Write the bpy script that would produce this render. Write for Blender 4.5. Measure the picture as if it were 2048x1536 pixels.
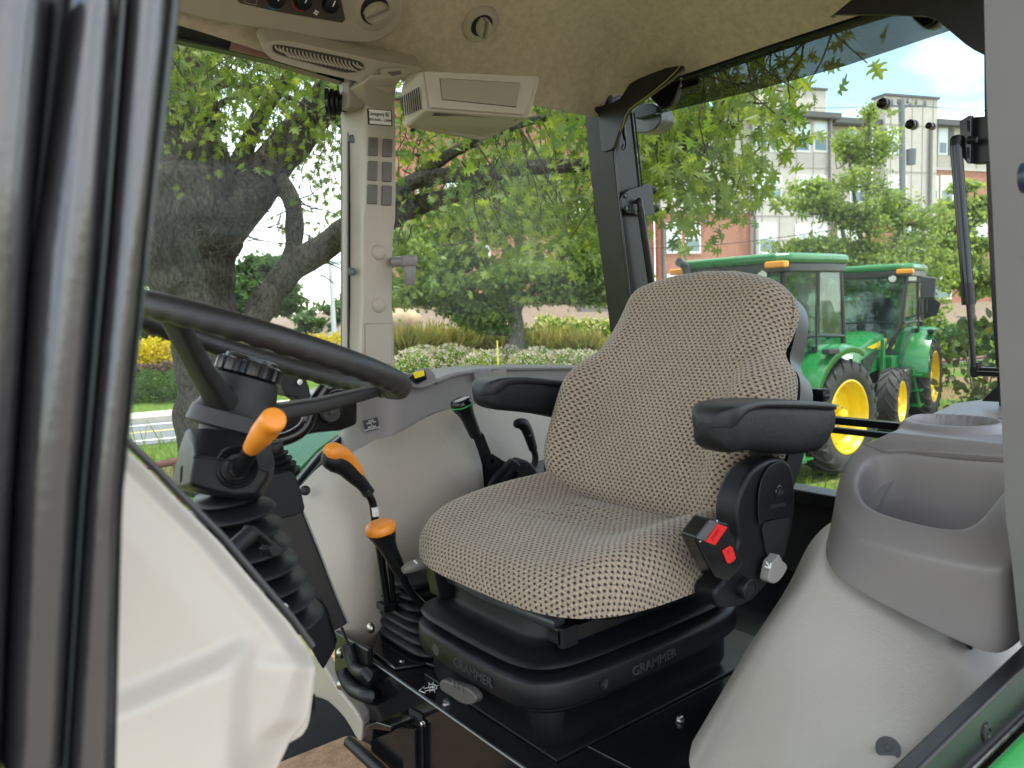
import bpy, bmesh, math, random
import numpy as np
from mathutils import Vector as V, Matrix
R=math.radians
for o in list(bpy.data.objects): bpy.data.objects.remove(o)
SC=bpy.context.scene; COL=SC.collection

# ---------------------------------------------------------------- camera
# world axes: +X = towards the tractor's rear, +Y = towards its far (right-hand) side, Z up, metres
CAMZ=2.1; FPX=1550.0
_az,_pi,_ro=R(52),R(-5.5),R(2)
CF=V((math.cos(_az)*math.cos(_pi),math.sin(_az)*math.cos(_pi),math.sin(_pi)))
_r0=V((math.sin(_az),-math.cos(_az),0)); _u0=_r0.cross(CF)
CR=_r0*math.cos(_ro)-_u0*math.sin(_ro); CU=CR.cross(CF)
CC=V((0,0,CAMZ))
cam=bpy.data.cameras.new('camera'); camo=bpy.data.objects.new('camera',cam); COL.objects.link(camo)
camo.matrix_world=Matrix(((CR.x,CU.x,-CF.x,0),(CR.y,CU.y,-CF.y,0),(CR.z,CU.z,-CF.z,CAMZ),(0,0,0,1)))
cam.sensor_width=36; cam.lens=FPX/2048*36; cam.clip_start=.02; cam.clip_end=1500
cam.dof.use_dof=True; cam.dof.focus_distance=1.7; cam.dof.aperture_fstop=8.5
SC.camera=camo
SC.render.resolution_x=1024; SC.render.resolution_y=768

# ---------------------------------------------------------------- sky, sun, exposure
SUN_EL,SUN_AZ=73.0,-58.0        # azimuth counted from +X towards +Y
w=bpy.data.worlds.new('World'); SC.world=w; w.use_nodes=True
nt=w.node_tree; nt.nodes.clear()
def wn(t,**k):
    n=nt.nodes.new(t)
    for a,b in k.items(): setattr(n,a,b)
    return n
out=wn('ShaderNodeOutputWorld'); bg=wn('ShaderNodeBackground'); bg.inputs['Strength'].default_value=.15
sky=wn('ShaderNodeTexSky'); sky.sky_type='NISHITA'; sky.sun_disc=False
sky.sun_elevation=R(SUN_EL); sky.sun_rotation=R(90-SUN_AZ); sky.air_density=1.0; sky.dust_density=.1; sky.ozone_density=1.0
tc=wn('ShaderNodeTexCoord'); mp=wn('ShaderNodeMapping'); mp.inputs['Scale'].default_value=(1.0,1.0,2.2); mp.inputs['Location'].default_value=(3.4,-.6,.9)
no=wn('ShaderNodeTexNoise'); no.inputs['Scale'].default_value=2.3; no.inputs['Detail'].default_value=9; no.inputs['Roughness'].default_value=.55
no.inputs['Distortion'].default_value=.25
cr=wn('ShaderNodeValToRGB'); cr.color_ramp.elements[0].position=.39; cr.color_ramp.elements[1].position=.55
mx=wn('ShaderNodeMix',data_type='RGBA'); mx.inputs[7].default_value=(8.0,8.2,8.4,1)
for a,b in ((tc.outputs['Generated'],mp.inputs['Vector']),(mp.outputs['Vector'],no.inputs['Vector']),(no.outputs['Fac'],cr.inputs['Fac']),
            (cr.outputs['Color'],mx.inputs[0]),(sky.outputs['Color'],mx.inputs[6]),(mx.outputs[2],bg.inputs['Color']),(bg.outputs[0],out.inputs[0])): nt.links.new(a,b)
sl=bpy.data.lights.new('sun','SUN'); sl.energy=2.6; sl.angle=R(3); sl.color=(1,.95,.86)
so=bpy.data.objects.new('sun',sl); COL.objects.link(so)
_sd=V((math.cos(R(SUN_AZ))*math.cos(R(SUN_EL)),math.sin(R(SUN_AZ))*math.cos(R(SUN_EL)),math.sin(R(SUN_EL))))
so.rotation_euler=_sd.to_track_quat('Z','Y').to_euler(); so.location=_sd*60
SC.view_settings.view_transform='Standard'; SC.view_settings.look='None'; SC.view_settings.exposure=1.35; SC.view_settings.gamma=1
SC.view_settings.use_curve_mapping=False
SC.cycles.max_bounces=10; SC.cycles.diffuse_bounces=5; SC.cycles.glossy_bounces=4; SC.cycles.transparent_max_bounces=24; SC.cycles.transmission_bounces=6
SC.cycles.caustics_reflective=False; SC.cycles.caustics_refractive=False
SC.cycles.sample_clamp_indirect=6; SC.cycles.use_denoising=True

# ---------------------------------------------------------------- helpers
def ray(x,y): return CF+CR*((x-1024)/FPX)-CU*((y-768)/FPX)
def on(ax,val,x,y):                      # the point of the plane ax=val that the photo shows at pixel x,y
    d=ray(x,y); i='XYZ'.index(ax); return CC+d*((val-CC[i])/d[i])
def tr(ax,val,pts): return [on(ax,val,x,y) for x,y in pts]
def smooth(pts,n=4,closed=True):         # Catmull-Rom through points
    P=[V(p) for p in pts]; m=len(P); o=[]
    rng=range(m) if closed else range(m-1)
    for i in rng:
        if closed: a,b,c,d=P[i-1],P[i],P[(i+1)%m],P[(i+2)%m]
        else: a,b,c,d=P[max(i-1,0)],P[i],P[i+1],P[min(i+2,m-1)]
        for k in range(n):
            t=k/n; o.append(.5*((2*b)+(c-a)*t+(2*a-5*b+4*c-d)*t*t+(3*b-a-3*c+d)*t**3))
    if not closed: o.append(P[-1])
    return o

_mats={}
def mat(name,col,rough=.5,metal=0,spec=.5,noise=0,nscale=30,bump=0,bscale=200,coat=0,trans=None,sheen=0):
    if name in _mats: return _mats[name]
    m=bpy.data.materials.new(name); m.use_nodes=True; t=m.node_tree; N=t.nodes; L=t.links; b=N['Principled BSDF']
    b.inputs['Base Color'].default_value=(*col,1); b.inputs['Roughness'].default_value=rough; b.inputs['Metallic'].default_value=metal
    b.inputs['Specular IOR Level'].default_value=spec; b.inputs['Coat Weight'].default_value=coat; b.inputs['Coat Roughness'].default_value=.08
    b.inputs['Sheen Weight'].default_value=sheen
    g=N.new('ShaderNodeNewGeometry') if (noise or bump) else None
    if noise:
        n=N.new('ShaderNodeTexNoise'); n.inputs['Scale'].default_value=nscale; n.inputs['Detail'].default_value=6; n.inputs['Roughness'].default_value=.6
        L.new(g.outputs['Position'],n.inputs['Vector'])
        c=N.new('ShaderNodeValToRGB'); c.color_ramp.elements[0].position=.3; c.color_ramp.elements[1].position=.7
        c.color_ramp.elements[0].color=(*[max(0,x*(1-noise)) for x in col],1); c.color_ramp.elements[1].color=(*[min(1,x*(1+noise)) for x in col],1)
        L.new(n.outputs['Fac'],c.inputs['Fac']); L.new(c.outputs['Color'],b.inputs['Base Color'])
        r_=N.new('ShaderNodeMapRange'); r_.inputs['To Min'].default_value=max(0,rough-.08); r_.inputs['To Max'].default_value=min(1,rough+.08)
        L.new(n.outputs['Fac'],r_.inputs['Value']); L.new(r_.outputs[0],b.inputs['Roughness'])
    if bump:
        n2=N.new('ShaderNodeTexNoise'); n2.inputs['Scale'].default_value=bscale; n2.inputs['Detail'].default_value=3
        L.new(g.outputs['Position'],n2.inputs['Vector'])
        bp=N.new('ShaderNodeBump'); bp.inputs['Strength'].default_value=bump; bp.inputs['Distance'].default_value=.002
        L.new(n2.outputs['Fac'],bp.inputs['Height']); L.new(bp.outputs[0],b.inputs['Normal'])
    _mats[name]=m; return m

class G:
    """collects faces, then becomes ONE mesh object"""
    def __init__(s): s.v=[]; s.f=[]
    def add(s,vs,fs):
        o=len(s.v); s.v+= [V(p) for p in vs]; s.f+=[tuple(i+o for i in f) for f in fs]; return s
    def box(s,c,d,rot=None):
        c=V(c); h=[V((x*d[0]/2,y*d[1]/2,z*d[2]/2)) for x in(-1,1) for y in(-1,1) for z in(-1,1)]
        if rot is not None: h=[rot@p for p in h]
        return s.add([c+p for p in h],[(0,1,3,2),(4,6,7,5),(0,4,5,1),(2,3,7,6),(0,2,6,4),(1,5,7,3)])
    def bar(s,a,b,wv,hv):                # box between points a,b with half-extent vectors wv,hv
        a,b,wv,hv=V(a),V(b),V(wv),V(hv)
        vs=[p+i*wv+j*hv for p in(a,b) for i,j in((-1,-1),(1,-1),(1,1),(-1,1))]
        return s.add(vs,[(0,1,2,3)[::-1],(4,5,6,7)]+[(i,(i+1)%4,(i+1)%4+4,i+4) for i in range(4)])
    def prism(s,pts,off):
        P=[V(p) for p in pts]; off=V(off); n=len(P)
        nn=V((0,0,0))
        for i in range(n): nn+=(P[i]-P[0]).cross(P[(i+1)%n]-P[0])
        if nn.dot(off)>0: P=P[::-1]
        return s.add(P+[p+off for p in P],[tuple(range(n)),tuple(range(2*n-1,n-1,-1))]+[(i,i+n,(i+1)%n+n,(i+1)%n) for i in range(n)])
    def rings(s,rs,closed=True,cap=True):
        n=len(rs[0]); vs=[p for r in rs for p in r]; fs=[]
        for k in range(len(rs)-1):
            for i in range(n if closed else n-1):
                j=(i+1)%n; fs.append((k*n+i,k*n+j,(k+1)*n+j,(k+1)*n+i))
        if cap and closed: fs+=[tuple(range(n))[::-1],tuple((len(rs)-1)*n+i for i in range(n))]
        return s.add(vs,fs)
    def tube(s,path,rad,n=12,cap=True,sx=1.0,up=None):
        P=[V(p) for p in path]; m=len(P); rad=rad if hasattr(rad,'__len__') else [rad]*m; rs=[]
        u=None
        for i in range(m):
            t=(P[min(i+1,m-1)]-P[max(i-1,0)]).normalized()
            if u is None:
                a=V(up) if up else (V((0,0,1)) if abs(t.z)<.9 else V((1,0,0)))
                u=(a-t*a.dot(t)).normalized()
            else: u=(u-t*u.dot(t)).normalized()
            w_=t.cross(u)
            rs.append([P[i]+(u*math.cos(2*math.pi*k/n)+w_*math.sin(2*math.pi*k/n)*sx)*rad[i] for k in range(n)])
        return s.rings(rs,True,cap)
    def lathe(s,o,ax,prof,n=20,cap=True):  # prof = [(distance along ax, radius)]
        o,ax=V(o),V(ax).normalized(); u=ax.orthogonal().normalized(); w_=ax.cross(u)
        return s.rings([[o+ax*h+(u*math.cos(2*math.pi*k/n)+w_*math.sin(2*math.pi*k/n))*max(r,1e-5) for k in range(n)] for h,r in prof],True,cap)
    def sph(s,c,r,n=12,m=8,sc=(1,1,1)):
        c=V(c); return s.rings([[c+V((r*sc[0]*math.sin(math.pi*(j+.02)/(m+.04))*math.cos(2*math.pi*k/n),r*sc[1]*math.sin(math.pi*(j+.02)/(m+.04))*math.sin(2*math.pi*k/n),-r*sc[2]*math.cos(math.pi*(j+.02)/(m+.04)))) for k in range(n)] for j in range(m+1)])
    def build(s,name,m=None,parent=None,bevel=0,seg=3,sub=0,flat=False,label=None,ang=40,solid=0,fix=True,uv=None,col=None):
        me=bpy.data.meshes.new(name); me.from_pydata([tuple(p) for p in s.v],[],s.f); 
        bm=bmesh.new(); bm.from_mesh(me)
        if uv is not None:
            ul=bm.loops.layers.uv.new('UVMap'); bm.verts.ensure_lookup_table()
            for f in bm.faces:
                for l in f.loops: l[ul].uv=uv[l.vert.index]
        if fix: bmesh.ops.recalc_face_normals(bm,faces=bm.faces)
        for f in bm.faces: f.smooth=not flat
        if not flat and not sub:
            for e in bm.edges:
                if len(e.link_faces)==2 and e.calc_face_angle(0)>R(ang): e.smooth=False
        bm.to_mesh(me); bm.free()
        o=bpy.data.objects.new(name,me); COL.objects.link(o)
        if m: me.materials.append(m)
        if solid: md=o.modifiers.new('solid','SOLIDIFY'); md.thickness=solid; md.offset=0
        if bevel: md=o.modifiers.new('bevel','BEVEL'); md.width=bevel; md.segments=seg; md.limit_method='ANGLE'; md.angle_limit=R(32); md.harden_normals=True
        if sub: md=o.modifiers.new('sub','SUBSURF'); md.levels=md.render_levels=sub
        if parent is not None: setpar(o,parent)
        if label: o['label']=label
        return o
def setpar(o,p):                         # geometry is written in world coordinates; roots carry only a location
    o.parent=p
    o.matrix_parent_inverse=Matrix.Identity(4) if p.parent is not None else p.matrix_basis.inverted()
def thing(name,label,cat,loc=(0,0,0),group=None):
    o=bpy.data.objects.new(name,None); COL.objects.link(o); o.location=loc; o.empty_display_size=.05
    return tag(o,label,cat,group)
def tag(o,label,cat,group=None):
    o['label']=label; o['category']=cat
    if group: o['group']=group
    return o
def kind(o,k): o['kind']=k; return o
def text(name,s,loc,xd,yd,size,m,parent,ext=.0004,align='CENTER'):
    c=bpy.data.curves.new('t','FONT'); c.body=s; c.size=size; c.extrude=ext; c.align_x=align; c.align_y='CENTER'; c.resolution_u=2; c.space_line=.85
    t=bpy.data.objects.new('t',c); COL.objects.link(t); dg=bpy.context.evaluated_depsgraph_get(); dg.update()
    me=bpy.data.meshes.new_from_object(t.evaluated_get(dg)); bpy.data.objects.remove(t)
    xd=V(xd).normalized(); yd=V(yd); yd=(yd-xd*yd.dot(xd)).normalized(); z=xd.cross(yd); loc=V(loc)
    for v in me.vertices: v.co=loc+xd*v.co.x+yd*v.co.y+z*v.co.z
    me.materials.clear(); me.materials.append(m)
    o=bpy.data.objects.new(name,me); COL.objects.link(o)
    if parent is not None: setpar(o,parent)
    return o

# ---------------------------------------------------------------- materials
headliner_m=mat('headliner_fabric',(.47,.40,.295),.95,noise=.16,nscale=55,bump=.9,bscale=420,sheen=.3)
post_m=mat('beige_plastic',(.41,.36,.30),.55,noise=.04,nscale=8,bump=.12,bscale=900)
taupe_m=mat('taupe_plastic',(.215,.20,.20),.36,noise=.05,nscale=6,bump=.15,bscale=900)
grey_trim_m=mat('roof_console_plastic',(.37,.335,.265),.55,noise=.05,nscale=10,bump=.1,bscale=900)
leather_m=mat('beige_vinyl',(.37,.33,.28),.38,noise=.05,nscale=4,bump=.35,bscale=230)
vinyl_m=mat('pale_vinyl',(.47,.445,.40),.44,noise=.05,nscale=5,bump=.3,bscale=240)
cream_m=mat('cream_plastic',(.49,.45,.395),.42,noise=.03,nscale=5,bump=.08,bscale=600)
black_m=mat('black_plastic',(.0065,.0075,.0095),.36,spec=.3,noise=.15,nscale=20,bump=.25,bscale=1100)
matte_m=mat('soft_black_plastic',(.008,.009,.011),.46,spec=.35,noise=.12,nscale=15,bump=.5,bscale=700)
gloss_m=mat('black_gloss_paint',(.006,.006,.007),.16,noise=.2,nscale=12)
frame_m=mat('black_frame_paint',(.007,.008,.009),.33,spec=.4,noise=.15,nscale=25,bump=.08,bscale=300)
rubber_m=mat('black_rubber',(.0065,.007,.0085),.42,spec=.32,noise=.1,nscale=20)
steel_m=mat('zinc_steel',(.62,.62,.60),.25,1,noise=.15,nscale=60)
orange_m=mat('orange_plastic',(.80,.27,.025),.42,noise=.05,nscale=25,bump=.1,bscale=500)
yellow_m=mat('yellow_plastic',(.85,.66,.02),.4)
red_m=mat('red_plastic',(.72,.02,.02),.4)
white_m=mat('white_print',(.8,.8,.78),.5)
green_m=mat('green_paint',(.010,.155,.032),.28,noise=.06,nscale=5,coat=.4)
rim_m=mat('yellow_paint',(.80,.54,.004),.35,noise=.06,nscale=6,coat=.2)
greyknob_m=mat('warm_grey_plastic',(.30,.28,.26),.45)
brown_m=mat('brown_mat',(.36,.22,.125),.9,noise=.35,nscale=40,bump=1,bscale=260)
dark_m=mat('dark_void',(.006,.006,.006),.8)
floor_m=mat('floor_rubber',(.010,.010,.011),.75,spec=.2,noise=.2,nscale=30,bump=.3,bscale=300)

def glass_mat(name,tint,refl=.9,smear=0.0,col=(.8,.85,.9),scale=3):
    m=bpy.data.materials.new(name); m.use_nodes=True; t=m.node_tree; N=t.nodes; L=t.links; N.clear()
    o=N.new('ShaderNodeOutputMaterial'); tr_=N.new('ShaderNodeBsdfTransparent'); tr_.inputs[0].default_value=(*tint,1)
    gl=N.new('ShaderNodeBsdfGlossy'); gl.inputs['Roughness'].default_value=.02; gl.inputs['Color'].default_value=(refl,refl,refl,1)
    fr=N.new('ShaderNodeFresnel'); bf_=N.new('ShaderNodeNewGeometry'); im=N.new('ShaderNodeMapRange'); im.inputs['To Min'].default_value=1.45; im.inputs['To Max'].default_value=1/1.45   # thin pane: no total reflection on its far face
    L.new(bf_.outputs['Backfacing'],im.inputs['Value']); L.new(im.outputs[0],fr.inputs['IOR'])
    mx_=N.new('ShaderNodeMixShader'); L.new(fr.outputs[0],mx_.inputs[0]); L.new(tr_.outputs[0],mx_.inputs[1]); L.new(gl.outputs[0],mx_.inputs[2])
    last=mx_
    if smear:
        g=N.new('ShaderNodeNewGeometry'); n=N.new('ShaderNodeTexNoise'); n.inputs['Scale'].default_value=scale; n.inputs['Detail'].default_value=7; n.inputs['Distortion'].default_value=.6
        L.new(g.outputs['Position'],n.inputs['Vector']); c=N.new('ShaderNodeMapRange'); c.inputs['From Min'].default_value=.42; c.inputs['From Max'].default_value=.78; c.inputs['To Max'].default_value=smear
        L.new(n.outputs['Fac'],c.inputs['Value'])
        df=N.new('ShaderNodeBsdfDiffuse'); df.inputs[0].default_value=(*col,1); m2=N.new('ShaderNodeMixShader')
        L.new(c.outputs[0],m2.inputs[0]); L.new(last.outputs[0],m2.inputs[1]); L.new(df.outputs[0],m2.inputs[2]); last=m2
    L.new(last.outputs[0],o.inputs[0]); return m
glass_m=glass_mat('window_glass',(.93,.97,.95),refl=.12,smear=.05)
tint_m=glass_mat('tinted_edge_glass',(.40,.41,.36),smear=.35,col=(.34,.32,.27))

# ================================================================ the tractor cab: pillars, roof, glass
cab=thing('tractor_cab','open tractor cab seen from its doorway with tan roof lining and black pillars','tractor cab',(.9,.93,1.25))
def strip(name,ys,xl,xr,Y,bulge,thick,m,parent,label=None):     # a moulding that runs down a pillar: rounded face, real thickness
    g=G(); rs=[]
    YS=np.linspace(-40,1580,28)
    for y in YS:
        a=on('Y',Y,np.interp(y,ys,xl),y); b=on('Y',Y,np.interp(y,ys,xr),y); r=[]
        for k in range(9):
            t=k/8; r.append(a.lerp(b,t)+V((0,-bulge*math.sin(math.pi*t)**.7,0)))
        r+=[b+V((0,thick,0)),a+V((0,thick,0))]; rs.append(r)
    return g.rings(rs).build(name,m,parent,label=label)
door_m=mat('dark_door_frame',(.024,.023,.026),.24,spec=.9,coat=.7,noise=.25,nscale=14,bump=.25,bscale=120)
ys=[-40,0,500,1000,1536,1580]
fp=strip('door_pillar',ys,[150,145,70,32,10,8],[232,230,196,155,122,120],.36,.010,.05,door_m,cab)
strip('door_edge',ys,[-190,-190,-190,-190,-190,-190],[100,98,55,22,-2,-4],.355,.014,.05,door_m,fp)
strip('door_seal',ys,[96,94,50,18,-6,-8],[152,150,76,36,14,12],.375,.003,.03,rubber_m,fp)
strip('glass_edge',ys,[240,237,202,160,127,125],[256,253,214,168,133,131],.357,.002,.004,mat('green_glass_edge',(.045,.055,.054),.2),fp)
strip('seal_bead',ys,[256,253,214,168,133,131],[338,336,284,236,226,226],.362,.009,.04,door_m,fp)
strip('glass_edge',ys,[337,335,283,235,225,225],[364,361,301,245,231,230],.366,.003,.03,mat('green_glass_edge',(.045,.055,.054),.2),fp)

# near beige door post, at the edge of the doorway
bp_px=[(1968,-40),(1968,0),(1973,200),(1985,420),(1997,700),(2012,1040),(2022,1110),(2041,1290)]
g=G(); rs=[]
for x,y in bp_px:
    a=on('Y',.33,x,y); r=[a+V((.0,-.0,0))]
    for k in range(7):
        t=k/6*math.pi/2; r.append(a+V((.022*(1-math.cos(t)),-.050-.022*math.sin(t),0)))
    r+=[a+V((.16,-.072,0)),a+V((.16,.0,0))]; rs.append(r)
g.rings(rs); dp=g.build('door_post',mat('grey_beige_plastic',(.175,.172,.172),.5,noise=.04,nscale=8),cab)
G().lathe(on('Y',.258,2056,355),(0,-1,0),[(-.004,.013),(.001,.013),(.003,.011),(.0035,0)],24).build('plug',mat('blue_black_plug',(.02,.03,.06),.35),dp)
# black door frame below the post and the sill of the doorway
sp=tr('Y',.33,[(2120,1215),(2041,1291),(1900,1423),(1768,1546),(1700,1610),(1880,1610),(1945,1536),(2048,1436),(2120,1370)])
sill=G().prism(sp,(0,-.02,0)).build('door_sill',frame_m,cab,bevel=.004)
for x,y,r in((1972,1464,.0105),):
    G().lathe(on('Y',.31,x,y),(0,-1,0),[(-.003,r),(.001,r),(.0025,r*.9),(.003,r*.55),(.0015,r*.5),(.0015,r*.22),(.003,r*.18),(.003,0)],28).build('rubber_plug',rubber_m,sill)
G().tube(tr('Y',.308,[(2130,1362),(2048,1440),(1945,1540),(1890,1592)]),.0022,8).build('edge_trim',steel_m,sill)
fsh=tr('Y',.30,[(2150,1350),(2050,1448),(1950,1546),(1900,1600),(2150,1600)])
fender=G().prism(fsh,(0,-.14,-.05)).build('fender_skin',green_m,cab,bevel=.01)

# --- far beige post
YP=1.50
def col(px): return px
pl=[(236,690,704,731),(262,692,706,733),(330,693,714,735),(400,693,716,732),(440,693,718,727),(470,693,718,727),(610,693,718,727),(650,692,716,724),(760,692,714,722),(800,692,714,722)]
pr_=[(236,790),(262,791),(330,791),(400,791),(440,790),(470,785),(610,783),(650,787),(760,787),(800,787)]
rs=[]
for (y,a,b,c),(y2,d) in zip(pl,pr_):
    A=on('Y',YP+.065,a,y); B=on('Y',YP+.04,b,y); C_=on('Y',YP,c,y); D=on('Y',YP,d,y)
    rs.append([A,B,C_.lerp(B,.22),C_,C_.lerp(D,.06)+V((0,-.004,0)),C_.lerp(D,.94)+V((0,-.004,0)),D,D+V((.004,.01,0)),D+V((.004,.07,0)),A+V((0,.02,0))])
top=[p+V((0,0,.14)) for p in rs[0]]
post=G().rings([top]+rs).build('window_post',post_m,cab,ang=50)
# painted metal flank and black glass seal
g=G(); g.bar(on('Y',1.575,694,205),on('Y',1.575,694,770),(.006,0,0),(0,.018,0)); g.build('glass_seal',rubber_m,post)
for (x0,y0,x1,y1) in((735,275,755,312),(765,278,784,314),(734,322,754,361),(764,324,783,364),(733,369,754,408),(763,371,783,411)):
    q=tr('Y',YP-.004,[(x0,y0),(x1,y0+1),(x1-1,y1+1),(x0-1,y1)])
    G().prism(q,(0,-.005,0)).build('switch_blank',mat('switch_blank_plastic',(.13,.115,.105),.55,noise=.1,nscale=40),post,bevel=.0032)
for x,y in((757,505),(757,610)):
    G().lathe(on('Y',YP-.003,x,y),(0,-1,0),[(0,.0165),(.004,.0165),(.0075,.0135),(.0095,.007),(.0098,0)],28).build('screw_cap',post_m,post)
for x,y in((705,278),(703,543)):
    G().lathe(on('Y',YP+.045,x,y),(-.75,-.65,0),[(-.002,.009),(.003,.009),(.0045,.006),(.003,.0045),(.003,0)],20).build('clip',mat('clip_grey',(.10,.12,.13),.4),post)
q=tr('Y',YP-.004,[(730,648),(784,648),(783,728),(730,726)])
G().prism(q,(0,-.0012,0)).build('cover_panel',post_m,post,bevel=.0006)
for a,b in zip(q,q[1:]+q[:1]): pass
G().tube(q+[q[0]],.0011,6).build('panel_gap',mat('gap_shadow',(.12,.10,.08),.8),post)
q=tr('Y',YP-.004,[(734,217),(783,221),(784,253),(736,249)])
lb=G().prism(q,(0,-.0012,0)).build('category_label',mat('label_black',(.01,.01,.01),.5),post)
q2=[p.lerp(sum(q,V((0,0,0)))/4,.10)+V((0,-.0018,0)) for p in q]
G().prism(q2,(0,-.0006,0)).build('label_face',white_m,lb)
lc=sum(q,V((0,0,0)))/4+V((0,-.0028,0)); xd=(q[1]-q[0]).normalized(); yd=(q[0]-q[3]).normalized()
text('label_text','Category \u25A1',lc+yd*.006-xd*.004,xd,yd,.0105,gloss_m,lb).name='label_text'
text('label_text','EN15695 - 1:2009',lc-yd*.006,xd,yd,.0072,gloss_m,lb)
text('label_text','II',lc+yd*.0062+xd*.0165,xd,yd,.006,gloss_m,lb)
# collar where the post meets the roof, and the small shade bracket beside it
rs=[]
for y,l,r,dy in((148,738,812,.06),(158,728,806,.058),(168,721,798,.05),(190,727,795,.03),(207,733,791,.012),(216,742,786,.004)):
    a=on('Y',YP-dy,l,y); b=on('Y',YP-dy,r,y)
    rs.append([a+V((0,.10,0)),a+V((0,.012,0)),a.lerp(b,.08),a.lerp(b,.92),b+V((0,.012,0)),b+V((0,.1,0))])
G().rings(rs).build('post_collar',grey_trim_m,post,bevel=.003,ang=60)
q=tr('Y',YP+.03,[(684,165),(716,168),(713,220),(706,225),(682,222)])
sb=G().prism(q,(0,-.035,0)).build('shade_bracket',mat('shade_bracket_plastic',(.25,.22,.175),.5),post,bevel=.005)
for i,(x,rr) in enumerate(((652,.030),(662,.028),(672,.026))):
    o_=on('Y',YP+.06,x,206); G().lathe(o_,(.86,-.5,0),[(0,rr*.2),(0,rr),(.006,rr*1.03),(.009,rr*.9),(.010,rr*.2)],28).build('lens',[mat('dark_lens',(.01,.02,.02),.12),rubber_m,rubber_m][i],sb)
G().tube([on('Y',YP+.06,668,206),on('Y',YP+.045,690,207)],.018,18).build('lens_body',rubber_m,sb)

# --- glass of the far side and the black rail above it
def pane(name,pts,off,m,label=None): return G().prism(pts,off).build(name,m,cab,label=label)
pane('window_pane',[V((-.4,1.585,1.3)),V((.80,1.585,1.3)),V((.80,1.585,2.70)),V((-.4,1.585,2.70))],(0,.005,0),glass_m,'pane between the two front posts')
pane('window_pane',[V((.82,1.585,1.90)),V((1.66,1.585,1.90)),V((1.64,1.585,2.70)),V((.82,1.585,2.70))],(0,.005,0),glass_m,'pane behind the beige post')
rl=tr('Y',1.56,[(250,30),(360,50),(560,90),(745,140),(745,180),(690,164),(632,147),(551,123),(457,101),(355,79),(250,55)])
rail=G().prism(rl,(0,.03,0)).build('window_rail',gloss_m,cab,bevel=.003)
rl2=tr('Y',1.558,[(462,82),(551,100),(634,122),(632,146),(551,122),(458,100)])
G().prism(rl2,(0,-.004,0)).build('rail_band',mat('brown_band',(.24,.125,.105),.4,noise=.12,nscale=20),rail)

# --- rear corner post
rs=[]
for y,l,mm,rr in((150,1176,1216,1246),(225,1186,1224,1254),(330,1194.5,1231,1266),(620,1231,1262,1297),(760,1248,1278,1313)):
    A=on('Y',1.55,l,y); B=on('Y',1.485,mm,y); C_=on('Y',1.485,rr,y)
    rs.append([A,A.lerp(B,.9),B+V((.004,0,0)),C_,C_+V((.02,.0,0)),C_+V((.02,.08,0)),A+V((0,.03,0))])
rp=G().rings(rs).build('rear_post',frame_m,cab,ang=30)
for d,r in((8,.0035),(14,.0025)):
    G().tube([on('Y',1.485,1254+d,225),on('Y',1.485,1266+d,330),on('Y',1.485,1297+d,620)],r,8).build('seal_lip',rubber_m,rp)
G().tube([on('Y',1.48,1224.5,225),on('Y',1.48,1231.5,330),on('Y',1.48,1262.5,620)],.0022,8).build('weld_edge',gloss_m,rp)
# gussets in the two upper corners of the rear frame
gm=frame_m
gus=tr('X',1.50,[(1183,216),(1216,208),(1239,197),(1248,184),(1259,167),(1276,157),(1301,147),(1330,136),(1362,130),(1365,139),(1343,158),(1321,175),(1299,190),(1277,206),(1261,217),(1253,229),(1246,245),(1239,261),(1228,293),(1222,300),(1208,304),(1203,303),(1196,229)])
G().prism(gus,(.012,0,0)).build('corner_gusset',gm,cab,bevel=.002)
gus=tr('X',1.47,[(1660,34),(1692,8),(1740,-30),(2010,-30),(2010,130),(1972,112),(1948,100),(1930,88),(1890,54),(1872,39),(1850,32),(1800,30),(1740,29),(1669,29)])
G().prism(gus,(.012,0,0)).build('corner_gusset',gm,cab,bevel=.002)
# header, rear posts, rails
hd=tr('X',1.60,[(1340,150),(1400,100),(1500,40),(1720,-50),(1990,-140),(1990,-25),(1860,-6),(1732,31),(1540,93),(1352,158)])
G().prism(hd,(.05,0,0)).build('rear_header',mat('black_with_green_reflection',(.012,.030,.017),.28,noise=.3,nscale=6),cab)  # black header; its green reflections are put into the base colour
G().tube(tr('X',1.60,[(1345,161),(1540,95.5),(1732,33),(1900,-22)]),.0035,8).build('header_seal',rubber_m,cab)
ge=[V((1.635,.40,1.69)),V((1.635,1.575,1.69)),V((1.635,1.575,2.72)),V((1.635,.40,2.72))]
pane('rear_window',ge,(.005,0,0),glass_m)
tn=tr('X',1.628,[(1330,168),(1352,160),(1540,97),(1732,36),(1960,-38),(1960,40),(1892,63),(1690,131),(1500,183),(1345,221),(1310,228)])
G().prism(tn,(.004,0,0)).build('tinted_band',tint_m,cab)
# frame edge on the near side of the rear window
g=G(); rs=[]
for x,y in((1966,-30),(1968,240),(1976,480),(1984,640),(1994,775),(2004,900)):
    a=on('X',1.60,x,y); rs.append([a,a+V((0,-.07,0)),a+V((.03,-.07,0)),a+V((.03,0,0))])
g.rings(rs).build('rear_post',frame_m,cab,bevel=.003)
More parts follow.
